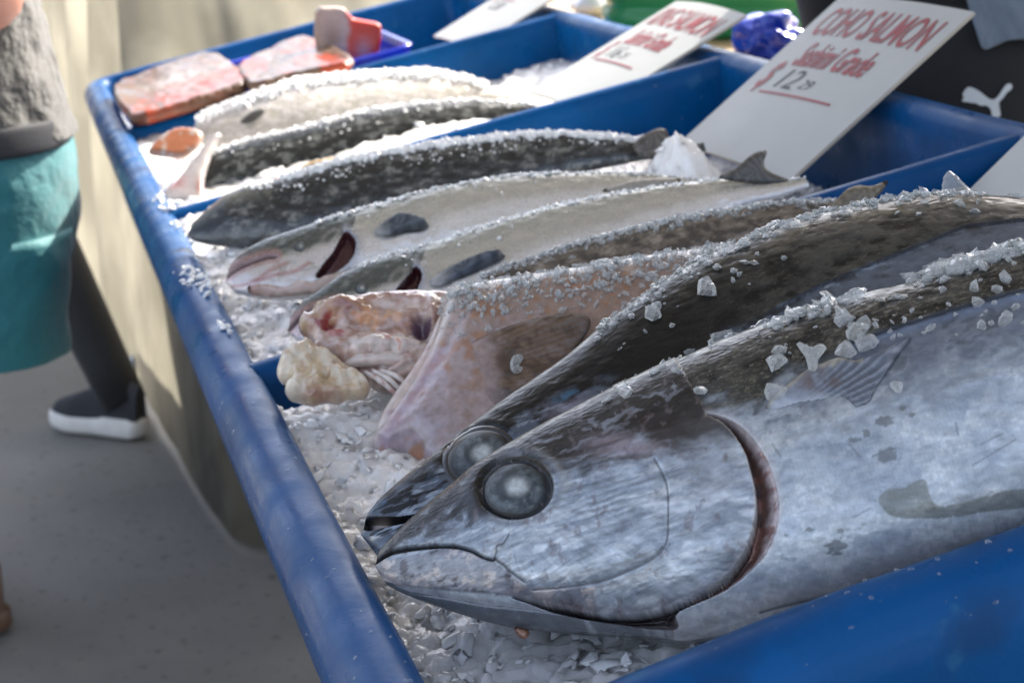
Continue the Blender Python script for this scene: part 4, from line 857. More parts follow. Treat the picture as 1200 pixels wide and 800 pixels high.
# dark fish behind the cod
def colF(f, x, y, m, n):
    c = np.tile(np.array((.15, .125, .10)), (len(x), 1)); c = mixc(c, (.06, .05, .045), sst(-.02, .14, m)); c = mixc(c, (.27, .23, .19), sst(.08, .2, -m + .4 * n)); return mixc(c, (.10, .085, .06), sst(.8, .95, f.vv))
fF = simple_fish(atY(545, 345, .70), atY(1000, 262, .645), 45, [(548, 338), (570, 322), (600, 311), (650, 294), (700, 280), (750, 267), (820, 252), (880, 243), (940, 237), (990, 236), (1010, 238)], [(548, 348), (580, 360), (650, 362), (700, 352), (800, 330), (900, 300), (960, 275), (1010, 256)], .47, 'mottled brown fish under loose ice, between the pinkish cut fish and the silver salmon', colF, ratio=.5, name='whole_fish')
slab('tail_fin', Frame(atY(1010, 230, .60), atY(1200, 200, .60), 60), [(970, 246), (982, 232), (992, 222), (1006, 217), (1022, 218), (1041, 211), (1034, 224), (1026, 232), (1022, 243), (990, 252)], M['fin'], fF.root, .002, .006, rays_fin((.10, .085, .06), (.22, .19, .14), 965, 262, 120), g=.003)
# salmon nearer to us
def salmon_col(seed, ylat, head_x, gill, flapx, line, extra=()):
    def f_(f, x, y, m, n):
        c = np.tile(np.array((.50, .48, .42)), (len(x), 1)); v = f.vv + .14 * m
        c = mixc(c, (.74, .72, .69), 1 - sst(.3, .55, v)); c = mixc(c, (.27, .285, .26), sst(.58, .86, v) * .8); c = mixc(c, (.11, .13, .12), sst(.86, .97, v) * .85)
        hd = x < head_x(y); c = mixc(c, (.050, .064, .060), np.where(hd, sst(.44, .60, v) * .92, 0)); c = mixc(c, (.62, .58, .58), np.where(hd, (1 - sst(.42, .58, v)) * .7, 0))
        c = mixc(c, (.30, .33, .30), np.where(hd, sst(.1, .2, -m) * .5, 0))
        md = dpoly(x, y, smooth_line(line, 5)); c = mixc(c, (.07, .03, .035), np.exp(-(md / 3.2) ** 2) * .95); c = mixc(c, (.46, .27, .25), np.exp(-((md - 5.5) / 3.5) ** 2) * .65)
        for q_ in extra: e_ = dpoly(x, y, smooth_line(q_, 5)); c = mixc(c, (.40, .20, .19), np.exp(-(e_ / 2.6) ** 2) * .75)
        gp = closed_smooth(gill, 4); gi = inpoly(x, y, gp); c = mixc(c, (.055, .008, .012), np.where(gi, .97, 0)); dg = dpoly(x, y, gp, True)
        c = mixc(c, (.36, .38, .44), np.where((~gi) & (x > flapx), np.exp(-(dg / 8) ** 2) * .8, 0))
        sp = np.hypot((x - (head_x(y) - 22)), 3 * (v - .6) * 30); c = mixc(c, (.55, .50, .48), np.where(hd, np.exp(-((sp - 8) / 3) ** 2) * .3, 0))
        sc = .5 + .5 * np.sin(f.sv * 1500 + np.sin(f.dv * 1500) * 2); return np.clip(c * (1 + .16 * (sc - .5) * (~hd) * sst(.3, .7, v))[:, None], 0, 1)
    return f_
def salmon_disp(gill, line):
    def g_(f, x, y):
        gp = closed_smooth(gill, 4); gi = inpoly(x, y, gp); dg = dpoly(x, y, gp, True); md = dpoly(x, y, smooth_line(line, 5))
        return -np.where(gi, .010 * sst(0, 5, dg), 0) + np.where(~gi, .002 * np.exp(-(dg / 7) ** 2), 0) - .004 * np.exp(-(md / 2.6) ** 2)
    return g_
gA = [(487, 312), (495, 320), (492, 333), (484, 345), (462, 352), (460, 346), (472, 330), (481, 320)]; lA = [(340, 385), (352, 372), (368, 362), (385, 356), (396, 353)]
fA = simple_fish(atY(338, 388, .865), atY(950, 224, .84), 40, [(337, 384), (341, 370), (352, 357), (370, 345), (400, 323), (440, 306), (480, 295), (520, 283), (580, 262), (640, 245), (720, 228), (800, 216), (860, 210), (905, 215), (938, 224)], [(338, 392), (348, 400), (380, 405), (430, 402), (490, 396), (560, 372), (640, 340), (700, 315), (800, 275), (880, 240), (912, 231), (938, 227)], .55,
    'silver salmon with dark gill opening, touching the pinkish cut fish', salmon_col(1, None, lambda y: 487 + (y - 330) * -.3, gA, 484, lA, ([(350, 392), (372, 384), (392, 376)],)), mat='silver', ratio=.46, name='salmon', dispf=salmon_disp(gA, lA), ns=420, nf=140)
slab('pectoral_fin', fA, [(503, 330), (520, 316), (545, 304), (575, 297), (592, 299), (584, 307), (560, 318), (535, 328), (515, 336)], M['fin'], fA.root, .0015, .008, fin_fade((.03, .04, .055), (.13, .15, .18), 500, 336, 160, 8, 40, (.40, .40, .39)), tbase=lambda s, d: fA.surf(s, d) + .003, g=.003, dispf=lambda px, py, q: .012 * sst(505, 590, px))
eye(fA, 424, 338, 7.5, 6, 0, fA.root, height=.0016, cols=((.45, .46, .44), (.12, .13, .12), (.04, .045, .045)), sink=.0006)
slab('tail_fin', Frame(atY(880, 198, .86), atY(1000, 190, .86), 65), [(842, 208), (862, 197), (877, 184), (890, 177), (899, 178), (895, 190), (900, 200), (915, 207), (930, 213), (900, 216), (870, 214)], M['fin'], fA.root, .002, .006, rays_fin((.05, .05, .045), (.14, .13, .115), 850, 225, 90), g=.003)
slab('dorsal_fin', Frame(atY(760, 212, .93), atY(860, 205, .93), 60), [(705, 224), (730, 214), (755, 209), (785, 208), (800, 213), (770, 220), (735, 226)], M['fin'], fA.root, .002, .006, rays_fin((.28, .26, .22), (.42, .38, .32), 705, 232, 90), g=.003)
gB = [(404, 272), (416, 280), (416, 296), (405, 312), (387, 324), (370, 326), (377, 312), (390, 296)]; lB = [(267, 322), (278, 314), (296, 306), (312, 301), (322, 300)]
fB = simple_fish(atY(266, 330, 1.02), atY(810, 215, 1.0), 40, [(264, 326), (268, 314), (276, 304), (290, 293), (310, 283), (350, 270), (395, 255), (440, 243), (500, 226), (560, 213), (620, 206), (700, 204), (760, 205), (800, 209), (830, 212)], [(265, 334), (275, 342), (300, 349), (330, 351), (370, 346), (420, 330), (470, 310), (560, 285), (640, 264), (720, 244), (800, 225), (830, 220)], .58,
    'silver salmon with a wide dark red gill opening and gutted belly, third fish from the second bay\'s front', salmon_col(2, None, lambda y: 405 + (y - 290) * -.35, gB, 402, lB, ([(300, 330), (322, 322), (345, 318), (362, 308)], [(270, 336), (292, 332), (318, 316), (336, 308)])), mat='silver', ratio=.46, name='salmon', dispf=salmon_disp(gB, lB), ns=420, nf=140)
fB.root['label'] = 'silver salmon with wide dark red gill opening and pink gutted belly, beside the dark-backed salmon'
slab('pectoral_fin', fB, [(438, 272), (452, 258), (466, 250), (478, 252), (490, 256), (503, 264), (494, 271), (475, 273), (455, 278)], M['fin'], fB.root, .0015, .008, fin_fade((.025, .032, .045), (.12, .14, .16), 436, 278, 120, 5, 26, (.40, .40, .39)), tbase=lambda s, d: fB.surf(s, d) + .003, g=.003, dispf=lambda px, py, q: .012 * sst(440, 500, px))
eye(fB, 352, 289, 7, 5.5, 0, fB.root, height=.0016, cols=((.45, .46, .44), (.12, .13, .12), (.04, .045, .045)), sink=.0006)
slab('belly_flap', fB, [(290, 341), (296, 334), (312, 333), (340, 338), (380, 331), (420, 321), (452, 313), (430, 327), (380, 342), (330, 348), (300, 347)], M['flesh'], fB.root, .0025, .006, lambda px, py, q, d: mixc(np.tile(np.array((.52, .42, .38)), (len(px), 1)), (.36, .2, .16), np.exp(-((px - 296) / 14) ** 2) * .8), tbase=lambda s, d: fB.surf(s, d) + .0055, g=.003)
# dark-backed salmon in the second bay
def colC(f, x, y, m, n):
    c = np.tile(np.array((.04, .046, .05)), (len(x), 1)); c = mixc(c, (.012, .014, .015), sst(-.04, .12, m + .25 * (f.vv - .5))); c = mixc(c, (.19, .19, .17), sst(.09, .2, -m + .5 * n)); c = mixc(c, (.25, .23, .18), sst(.86, .97, f.vv) * .6)
    hd = x < 318 + 6 * m; c = mixc(c, (.17, .165, .14), np.where(hd, sst(.45, .9, f.vv + .3 * m) * .8, 0)); c = mixc(c, (.10, .105, .105), np.where(hd, sst(.5, .2, f.vv) * 0 + (1 - sst(.1, .35, f.vv)) * .7, 0)); c = mixc(c, (.02, .02, .02), np.exp(-(dpoly(x, y, [(224, 270), (240, 268), (252, 270)]) / 1.8) ** 2) * .9); c = mixc(c, (.03, .03, .03), np.exp(-(dpoly(x, y, smooth_line([(306, 226), (316, 245), (312, 270), (298, 285)], 5)) / 2.2) ** 2) * .8); c = mixc(c, (.02, .02, .02), np.exp(-(((x - 258) / 5) ** 2 + ((y - 248) / 4) ** 2))); return c  # lit patch on top of the head painted in as paler colour
fC = simple_fish(atY(222, 277, 1.27), atY(790, 178, 1.16), 45, [(219, 272), (226, 261), (245, 245), (265, 229), (290, 219), (320, 214), (350, 205), (400, 191), (450, 181), (520, 170), (600, 161), (660, 158), (720, 162), (760, 168), (792, 175)], [(221, 280), (240, 286), (280, 290), (330, 288), (400, 276), (480, 256), (560, 236), (640, 214), (700, 198), (750, 188), (792, 181)], .62,
    'dark-backed salmon topped with a ridge of bright ice, nearest the divider of the third bay', colC, ratio=.5, name='salmon', ns=330, nf=100)
slab('tail_fin', Frame(atY(780, 172, 1.14), atY(900, 160, 1.14), 65), [(742, 170), (755, 158), (770, 151), (780, 152), (786, 164), (792, 175), (815, 179), (800, 187), (770, 188), (750, 182)], M['fin'], fC.root, .002, .006, rays_fin((.06, .055, .05), (.17, .15, .13), 735, 180, 90), g=.003)
slab('dorsal_fin', Frame(atY(370, 195, 1.33), atY(470, 175, 1.33), 62), [(316, 215), (328, 207), (345, 200), (362, 190), (380, 186), (398, 184), (395, 190), (370, 200), (345, 208)], M['fin'], fC.root, .002, .005, lambda px, py, q, d: mixc(np.tile(np.array((.42, .30, .16)), (len(px), 1)), (.38, .17, .15), 1 - sst(335, 345, px)), g=.003)
# third bay: dark-backed fish in front, pale one behind
def colD(f, x, y, m, n):
    c = np.tile(np.array((.03, .035, .034)), (len(x), 1)); c = mixc(c, (.010, .012, .012), sst(-.04, .12, m)); c = mixc(c, (.15, .155, .145), sst(.06, .18, -m + .4 * n)); return mixc(c, (.25, .25, .23), sst(.75, .95, f.vv + .25 * m) * .8)
fD = simple_fish(atY(238, 208, 1.80), atY(630, 132, 1.78), 42, [(237, 192), (243, 182), (270, 172), (300, 163), (360, 149), (430, 131), (500, 121), (560, 118), (610, 122), (640, 128)], [(238, 232), (245, 236), (300, 224), (380, 206), (450, 188), (520, 168), (580, 150), (640, 136)], .60,
    'headless dark-backed fish in the third bay, in front of the pale ice-covered one', colD, ratio=.55, ns=260, nf=80)
slab('collar_flap', Frame(atY(220, 205, 1.765), atY(400, 180, 1.765), 40), [(262, 156), (254, 168), (246, 190), (240, 212), (239, 238), (222, 240), (200, 243), (188, 240), (190, 226), (206, 212), (222, 192), (238, 172), (250, 158)], M['flesh'], fD.root, .007, .012, lambda px, py, q, d: mixc(mixc(np.tile(np.array((.36, .33, .32)), (len(px), 1)), (.34, .11, .11), np.exp(-(((px - 202) / 14) ** 2 + ((py - 216) / 8) ** 2))), (.2, .06, .05), np.exp(-(((px - 234) / 5) ** 2 + ((py - 222) / 10) ** 2))), g=.004)
slab('gill_tissue', Frame(atY(205, 170, 1.86), atY(400, 140, 1.86), 40), [(174, 180), (182, 166), (196, 155), (214, 150), (234, 154), (238, 164), (228, 178), (212, 186), (192, 184)], M['flesh'], fD.root, .007, .008, lambda px, py, q, d: mixc(np.tile(np.array((.33, .11, .045)), (len(px), 1)), (.4, .34, .29), sst(.0, .15, fbm(px / 12, py / 12, 0, 9) - .5) + np.exp(-(d / .004) ** 2) * .6), g=.004)
def colE(f, x, y, m, n):
    c = np.tile(np.array((.52, .49, .44)), (len(x), 1)); c = mixc(c, (.62, .58, .55), sst(0, .15, m)); c = mixc(c, (.3, .28, .24), sst(480, 580, x) * .7); return mixc(c, (.4, .37, .3), sst(.05, .2, -m) * .5)
fE = simple_fish(atY(225, 150, 1.99), atY(610, 118, 1.97), 42, [(228, 145), (240, 137), (262, 128), (300, 113), (350, 98), (420, 91), (500, 87), (540, 93), (580, 105), (625, 117)], [(228, 160), (250, 178), (300, 184), (360, 176), (430, 160), (500, 145), (570, 130), (625, 122)], .58,
    'pale silver fish heaped with bright ice, hindmost in the third bay', colE, ratio=.5, ns=240, nf=70)
slab('pectoral_fin', fE, [(282, 142), (296, 130), (312, 127), (308, 134), (298, 142), (288, 145)], M['fin'], fE.root, .0015, .008, flat((.045, .045, .04)), tbase=lambda s, d: fE.surf(s, d) + .004, g=.004)

# ------------------------------------------------------------------ loose ice on the fish
g_ = lambda cx, w: (lambda x, v, s: np.exp(-((x - cx) / w) ** 2) + 1e-6)
ridge_chips(f1, 120, .88, 1., (880, 1010), .004, .014, g_(955, 50)); ridge_chips(f1, 420, .86, 1., (1060, 1300), .005, .017, lambda x, v, s: sst(1060, 1130, x) * sst(.84, .95, v) + 1e-6)
ridge_chips(f1, 60, .70, .93, (900, 1250), .003, .012); ridge_chips(f1, 24, .84, .99, (690, 900), .003, .010); ridge_chips(f1, 26, .55, .75, (980, 1230), .003, .011)
ridge_chips(f2, 260, .90, 1., (700, 900), .002, .010); ridge_chips(f2, 420, .88, 1., (880, 1250), .003, .012, lambda x, v, s: sst(.86, .97, v) + 1e-6); ridge_chips(f2, 40, .7, .92, (720, 1150), .003, .012)
kk = np.where((codV[:, 1] > 0) )[0]
pxc = project(codV); upc = pxc[:, 1] - np.interp(pxc[:, 0], [500, 600, 700, 830, 950], [352, 333, 317, 298, 280])
kk = np.where((upc < 55) & (pxc[:, 0] > 515) & (pxc[:, 0] < 860))[0]; wk = sst(46, 8, 0 * upc[kk]) if False else np.exp(-(upc[kk] / 26) ** 2) + .05; kk = RNG.choice(kk, 1700, p=wk / wk.sum()); s_ = .0018 + .008 * RNG.random(1700) ** 4; nn = np.tile(fc.n * .6 + np.array([0, 0, .5]), (1700, 1)); add_chips(codV[kk] + fc.n * (s_ * .2)[:, None], s_, nn)
ridge_chips(fF, 1300, .62, 1., (560, 1000), .0022, .009, lambda x, v, s: sst(.7, .95, v) + .05)
ridge_chips(fA, 500, .88, 1., (420, 960), .002, .007); ridge_chips(fA, 18, .6, .9, (450, 640), .002, .007)
ridge_chips(fB, 700, .89, 1., (370, 830), .0025, .008); ridge_chips(fB, 14, .5, .9, (400, 700), .002, .007)
ridge_chips(fC, 3600, .84, 1., (330, 790), .004, .014, lambda x, v, s: sst(.82, .93, v) + 1e-6); ridge_chips(fC, 220, .6, .92, (330, 760), .002, .006); ridge_chips(fC, 120, .8, 1., (285, 320), .003, .008)
ridge_chips(fD, 800, .80, 1., (245, 640), .003, .009); ridge_chips(fD, 60, .5, .85, (260, 600), .002, .007)
ridge_chips(fE, 4200, .70, 1., (232, 570), .006, .019, lambda x, v, s: sst(.68, .88, v) + 1e-6)
for (u_, v_, n_, r_) in ((196, 240, 26, .016), (186, 232, 14, .012), (226, 322, 26, .018), (236, 336, 18, .014), (262, 386, 10, .010), (206, 262, 12, .012)):
    c_ = atZ(u_, v_, .001); q_ = c_ + RNG.normal(0, 1, (n_, 3)) * [r_ * .45, r_ * 1.2, 0]; add_chips(q_ + [0, 0, .001], .003 + .010 * RNG.random(n_) ** 2, np.tile([-.2, 0, 1.], (n_, 1)))
P = np.vstack(CHIPS_P); S_ = np.concatenate(CHIPS_S); N_ = np.vstack(CHIPS_N); N_ /= np.linalg.norm(N_, axis=1)[:, None]
nb_ = P[:, 1] < .80
for m_, mt, lab in ((nb_, 'ice', 'small clear ice chips scattered along the backs of the fish in the nearest bay'), (~nb_, 'frost', 'frosty, sunlit-tinted ice chips heaped along the backs of the salmon and the fish beyond them')):
    W, F = shards(P[m_], S_[m_], N_[m_], flat=.5, tilt=.45); tag(mk('ice_chips', t2w(W), F, M[mt], smooth=False), lab, 'ice chips', kind='stuff')
# large loose pieces, each a thing
def ch_on(f, px, size, seed, label, lift=.2, sx=(1, .85, .38)):
    r_ = np.random.default_rng(seed + 50); n = int(r_.integers(5, 8)); a = np.sort((np.arange(n) + r_.uniform(-.32, .32, n)) / n * 6.283 + r_.uniform(0, 6)); q = size * 950 * r_.uniform(.62, 1.1, n)
    poly = np.stack([px[0] + q * np.cos(a), px[1] + q * np.sin(a) * sx[1]], 1); ice_slab(f, poly, size * .16, size * .14, label, lambda s, d: f.surf(s, d) + size * .14, 1)
def ice_slab(fr, poly, T, R, label, tb, sn=2):
    pc = np.mean(poly, 0); o, V_, _ = slab('ice_chunk', fr, poly, M['ice'], None, T, R, flat((1, 1, 1)), tbase=tb, g=.0022, smooth_n=sn, org=t2w([fr.pt(*fr.sd([pc]).T, [0.])[0]])[0], dispf=lambda px, py, q: .002 * (fbm(px / 6, py / 6, 0, 7, 2) - .5))
    o.data.polygons.foreach_set('use_smooth', np.zeros(len(o.data.polygons), bool)); tag(o, label, 'ice chunk', 'large loose pieces of ice on the fish')
ice_slab(f1, [(933, 403), (940, 401), (951, 407), (962, 402), (969, 408), (959, 421), (957, 434), (948, 434), (944, 419)], .0035, .004, 'clear arrow-shaped ice piece above the front tuna\'s side fin', lambda s, d: f1.surf(s, d) + .004)
ch_on(f1, (1005, 386), .018, 2, 'ice flake on the front tuna\'s dark back, upper of the pair above its side fin')
ch_on(f1, (1015, 402), .017, 3, 'ice flake lying on the edge of the front tuna\'s dark back band')
ch_on(f1, (990, 410), .016, 4, 'ice flake just over the tip of the front tuna\'s side fin')
ch_on(f1, (906, 458), .018, 5, 'rounded ice piece at the root of the front tuna\'s side fin')
ch_on(f1, (908, 424), .017, 6, 'flat ice piece on the front tuna left of the arrow-shaped one')
ch_on(f1, (820, 457), .015, 7, 'long ice sliver on the front tuna\'s nape', sx=(1, .5, .4))
ch_on(f1, (732, 461), .018, 8, 'wet ice flake on the front tuna\'s back ridge above its cheek', sx=(1, .5, .35))
ch_on(f1, (1050, 452), .013, 14, 'ice piece below the tip of the front tuna\'s side fin')
ch_on(f2, (828, 336), .017, 9, 'square clear ice piece on the second tuna\'s dark shoulder')
ch_on(f2, (846, 397), .018, 10, 'ice flake in the groove between the two tunas')
ch_on(f2, (765, 366), .014, 11, 'small ice piece on the second tuna\'s black back')
ice_slab(Frame(atY(1121, 219, .40), atY(1300, 219, .40), 80), [(1105, 238), (1104, 222), (1106, 208), (1111, 200), (1118, 203), (1128, 213), (1139, 226), (1134, 238), (1120, 241)], .006, .006, 'tall pointed ice piece standing up on the second tuna\'s back', 0.)
pc = atY(606, 427, .40); ice_slab(ff, [(598, 424), (602, 416), (611, 415), (613, 421), (608, 428), (614, 431), (606, 438), (599, 434)], .003, .003, 'curved ice flake on the brown fin of the pinkish cut fish', .004)

# ================================================================== FILLETS IN THE FAR BAY
fr0 = Frame(np.array([0, 2.3, .012]), np.array([.5, 2.3, .012]), 0)
tx0, tx1, ty0, ty1 = .028, .535, 2.285, 2.66
def tray_ring(o, z, n=6, r=.025):
    P = []
    for cx, cy, a0 in ((tx1 - r, ty0 + r, -90), (tx1 - r, ty1 - r, 0), (tx0 + r, ty1 - r, 90), (tx0 + r, ty0 + r, 180)):
        for k in range(n + 1): a = rad(a0 + 90 * k / n); P.append((cx + (r + o) * math.cos(a), cy + (r + o) * math.sin(a), z))
    return P
rg = [tray_ring(-.012, -.03), tray_ring(-.004, -.012), tray_ring(.0, .006), tray_ring(.006, .009), tray_ring(.009, .005), tray_ring(.007, .003), tray_ring(.0, -.014), tray_ring(-.010, -.034)]
m = len(rg[0]); V = np.array(sum(rg, [])); F = [tuple(q) for q in grid_faces(len(rg), m, True)[:, ::-1]]; F += [tuple(range(m)), tuple(range(len(V) - 1, len(V) - m - 1, -1))]
tag(mk('fillet_tray', t2w(V), F, M['royal'], org=t2w([[.28, 2.47, -.03]])[0]), 'shallow royal blue plastic tray carrying the packed fillets', 'tray')
def pk1(px, py, q, d):
    n = fbm(px / 26, py / 9, 0, 501, 4) - .5; c = np.tile(np.array((.10, .05, .03)), (len(px), 1)); c = mixc(c, (.14, .09, .062), sst(0, .15, n)); e = py - np.interp(px, [160, 230, 285], [128, 104, 84])
    c = mixc(c, (.42, .045, .010), sst(-9, 0, e) * (1 - sst(13, 19, e)) * sst(-.25, .05, n)); c = mixc(c, (.24, .19, .155), np.exp(-((e + 12) / 8) ** 2) * .7); return mixc(c, (.2, .09, .06), sst(.05, .2, -n) * .7)
slab('fillet_pack', fr0, [(133, 112), (148, 98), (240, 66), (270, 76), (291, 92), (285, 104), (170, 140), (148, 136)], M['film'], None, .011, .005, pk1, tbase=.0, g=.005, smooth_n=2, org=t2w([[.15, 2.45, 0]])[0], dispf=lambda px, py, q: .008 * (fbm(px / 18, py / 7, 0, 503, 3) - .5))
tag(bpy.data.objects['fillet_pack'], 'film-wrapped pale fillet pack with an orange-red edge, leftmost on the royal blue tray', 'fillet pack', 'wrapped fillet packs')
def pk2(px, py, q, d):
    n = fbm(px / 30, py / 8, 0, 511, 4) - .5; c = np.tile(np.array((.10, .05, .03)), (len(px), 1)); c = mixc(c, (.14, .09, .062), sst(0, .12, n)); return mixc(c, (.34, .05, .015), sst(.0, .08, -n) * .9)
o, *_ = slab('fillet_pack', fr0, [(278, 82), (300, 69), (348, 48), (366, 47), (392, 58), (412, 68), (408, 79), (340, 92), (292, 104)], M['film'], None, .009, .005, pk2, tbase=.004, g=.005, smooth_n=2, org=t2w([[.35, 2.45, 0]])[0], dispf=lambda px, py, q: .008 * (fbm(px / 18, py / 7, 0, 513, 3) - .5))
tag(o, 'film-wrapped pinkish beige fillet pack lying flat in the middle of the royal blue tray', 'fillet pack', 'wrapped fillet packs')
fr3 = Frame(np.array([.42, 2.43, .03]), np.array([.62, 2.43, .03]), 84)
def pk3(px, py, q, d):
    n = fbm(px / 14, py / 14, 0, 521, 4) - .5; c = np.tile(np.array((.40, .32, .28)), (len(px), 1)); c = mixc(c, (.22, .14, .10), np.exp(-(((px - 388) / 10) ** 2 + ((py - 48) / 18) ** 2)) * .8)
    c = mixc(c, (.50, .035, .015), sst(402, 410, px + 14 * n)); return mixc(c, (.4, .26, .27), np.exp(-(((px - 424) / 9) ** 2 + ((py - 62) / 16) ** 2)) * .8 * (py > 40))
o, *_ = slab('fillet_pack', fr3, [(369, 14), (382, 8), (403, 9), (413, 21), (440, 26), (447, 34), (444, 60), (437, 77), (404, 81), (372, 68)], M['film'], None, .022, .006, pk3, tbase=0., g=.004, smooth_n=2, org=t2w([[.43, 2.43, 0]])[0])
tag(o, 'fillet pack standing on edge, half white and half red, on the royal blue tray', 'fillet pack', 'wrapped fillet packs')

# ================================================================== PRICE SIGNS
def text_mesh(s, bold=0., shear=0., sp=1.):
    cu = bpy.data.curves.new('lettering', 'FONT'); cu.body = s; cu.offset = bold; cu.shear = shear; cu.space_character = sp; cu.resolution_u = 4
    o = bpy.data.objects.new('lettering', cu); COL.objects.link(o); bpy.context.view_layer.update()
    me = bpy.data.meshes.new_from_object(o.evaluated_get(bpy.context.evaluated_depsgraph_get()))
    V = np.array([v.co[:] for v in me.vertices]); F = [tuple(p.vertices) for p in me.polygons]
    bpy.data.objects.remove(o); bpy.data.curves.remove(cu); bpy.data.meshes.remove(me); return V[:, :2], F
SW, SH = .315, .287
def sign(BL, rot, alpha, label, lines, hgt=SH, wid=SW):
    a = rad(alpha); e1 = np.array([0, -1., 0]); e2 = np.array([math.cos(a), 0, math.sin(a)]); P0 = np.array([.80, 0, .018])
    c, s = math.cos(rad(rot)), math.sin(rad(rot)); w = c * e1 + s * e2; h = -s * e1 + c * e2; n = np.cross(w, h)
    o = P0 + BL[0] * e1 + BL[1] * e2
    bow = lambda u, v: .004 * np.sin(np.pi * u)
    to = lambda u, v, z=0.: o + np.outer(u, w) + np.outer(v, h) + np.outer(z + .006 * np.sin(np.pi * np.asarray(u) / wid), n)
    r = root_at(to([wid / 2], [0.])[0], 'price_sign', label, 'price sign', 'price signs standing in the bays')
    nu, nv = 14, 12; U, Vv = np.meshgrid(np.linspace(0, wid, nu), np.linspace(0, hgt, nv), indexing='ij'); U, Vv = U.ravel(), Vv.ravel()
    g = grid_faces(nu, nv); A = to(U, Vv); B = to(U, Vv, -.004); k = nu * nv
    F = [tuple(q) for q in g[:, ::-1]] + [tuple(q + k) for q in g]
    idx = np.arange(k).reshape(nu, nv); ring = np.concatenate([idx[:-1, 0], idx[-1, :-1], idx[:0:-1, -1], idx[0, :0:-1]])
    for i in range(len(ring)): j = (i + 1) % len(ring); F.append((ring[i], ring[j], ring[j] + k, ring[i] + k))
    F = [tuple(f) for f in F]
    b = mk('board', t2w(np.vstack([A, B])), F, M['sign'], r, False)
    import bmesh as bmm
    bm = bmm.new(); bm.from_mesh(b.data); bmm.ops.recalc_face_normals(bm, faces=bm.faces); bm.to_mesh(b.data); bm.free()
    b.data.materials.append(M['signback'])
    mi = np.zeros(len(b.data.polygons), np.int32); mi[len(g):] = 1; b.data.polygons.foreach_set('material_index', mi)
    for nm, s_, mat, x0, x1, y0, y1, bold, shear, sl in lines:
        if s_ is None:      # a ruled line
            V2 = np.array([(x0, y0), (x1, y0 + sl), (x1, y1 + sl), (x0, y1)]); xs_ = np.linspace(0, 1, 12)
            V2 = np.vstack([np.stack([x0 + (x1 - x0) * xs_, y0 + sl * xs_], 1), np.stack([x0 + (x1 - x0) * xs_, y1 + sl * xs_], 1)]); Fq = [(i, i + 1, i + 13, i + 12) for i in range(11)]
        else:
            V2, Fq = text_mesh(s_, bold, shear); mn, mxx = V2.min(0), V2.max(0); t = (V2 - mn) / (mxx - mn)
            V2 = np.stack([x0 + (x1 - x0) * t[:, 0], y0 + (y1 - y0) * t[:, 1] + sl * t[:, 0]], 1)
        mk(nm, t2w(to(V2[:, 0] * wid, V2[:, 1] * hgt, .0008)), Fq, mat, r, False).parent = b
    return r
def std(title, price, cents, sub='Sashimi Grade'):
    L = [('lettering', title, M['red'], .09, .93, .745, .925, .012, .0, .0), ]
    if sub: L.append(('lettering', sub, M['red'], .22, .78, .55, .70, .022, .18, .0))
    L += [('lettering', '$', M['red'], .105, .185, .37, .57, .02, .25, 0.), ('price', price, M['ink'], .27, .42, .415, .53, -.006, .2, 0), ('price', cents, M['ink'], .46, .55, .43, .485, -.006, .2, 0), ('underline', None, M['red'], .20, .78, .372, .384, 0, 0, .012)]
    return L
sign((-1.303, -.170), 1.5, 26, 'white price sign reading COHO SALMON in red, leaning in the second bay', std('COHO SALMON', '12', '29'))
sign((-1.805, -.205), 0., 16, 'white price sign reading KING SALMON in red, leaning in the third bay', std('KING SALMON', '16', '25'), hgt=.275, wid=.268)
sign((-2.565, -.165), 0., 17, 'white price sign with black prices, leaning in the far bay beyond the fillets', [('lettering', 'ALBACORE', M['red'], .30, .95, .72, .92, .012, 0, 0), ('lettering', '$', M['red'], .09, .16, .48, .70, .02, .25, 0), ('price', '29', M['ink'], .28, .42, .60, .72, 0, .1, 0), ('price', '12.50', M['ink'], .24, .50, .40, .50, 0, .1, 0), ('underline', None, M['red'], .2, .55, .53, .542, 0, 0, .0)], hgt=.26, wid=.285)
sign((-.700, -.14), 1.5, 28, 'white price sign cut off by the right edge, leaning in the nearest bay', [], hgt=.285)

# ================================================================== PEOPLE
def skinned(name, verts, edges, radii, mat, root, sub=2):
    me = bpy.data.meshes.new(name); o3 = np.array(root.location)
    me.from_pydata([tuple(np.array(v) - o3) for v in verts], edges, []); me.update()
    o = bpy.data.objects.new(name, me); COL.objects.link(o); o.parent = root
    md = o.modifiers.new('skin', 'SKIN'); sv_ = me.skin_vertices[0].data
    for i, r in enumerate(radii): sv_[i].radius = r if isinstance(r, tuple) else (r, r)
    sv_[0].use_root = True; md.use_smooth_shade = True
    ss = o.modifiers.new('sub', 'SUBSURF'); ss.levels = sub; ss.render_levels = sub; me.materials.append(mat); return o
def hand(vs, es, rs, wi, pos, d, side, up):
    d = d / np.linalg.norm(d); side = side / np.linalg.norm(side); up = np.cross(d, side)
    def add(p, par, r): vs.append(p); es.append((par, len(vs) - 1)); rs.append(r); return len(vs) - 1
    pm = add(pos + d * .045, wi, (.030, .014))
    for k, (o, L) in enumerate(((-.027, .066), (-.009, .076), (.009, .072), (.027, .056))):
        kn = add(pos + d * .085 + side * o, pm, .0098)
        a = add(pos + d * (.085 + L * .5) + side * o * 1.1 - up * .010, kn, .0088); add(pos + d * (.085 + L * .92) + side * o * 1.1 - up * .030, a, .0075)
    t = add(pos + d * .032 - side * .034, pm, .0115); t2 = add(pos + d * .062 - side * .050 - up * .01, t, .0105); add(pos + d * .088 - side * .052 - up * .02, t2, .0085)
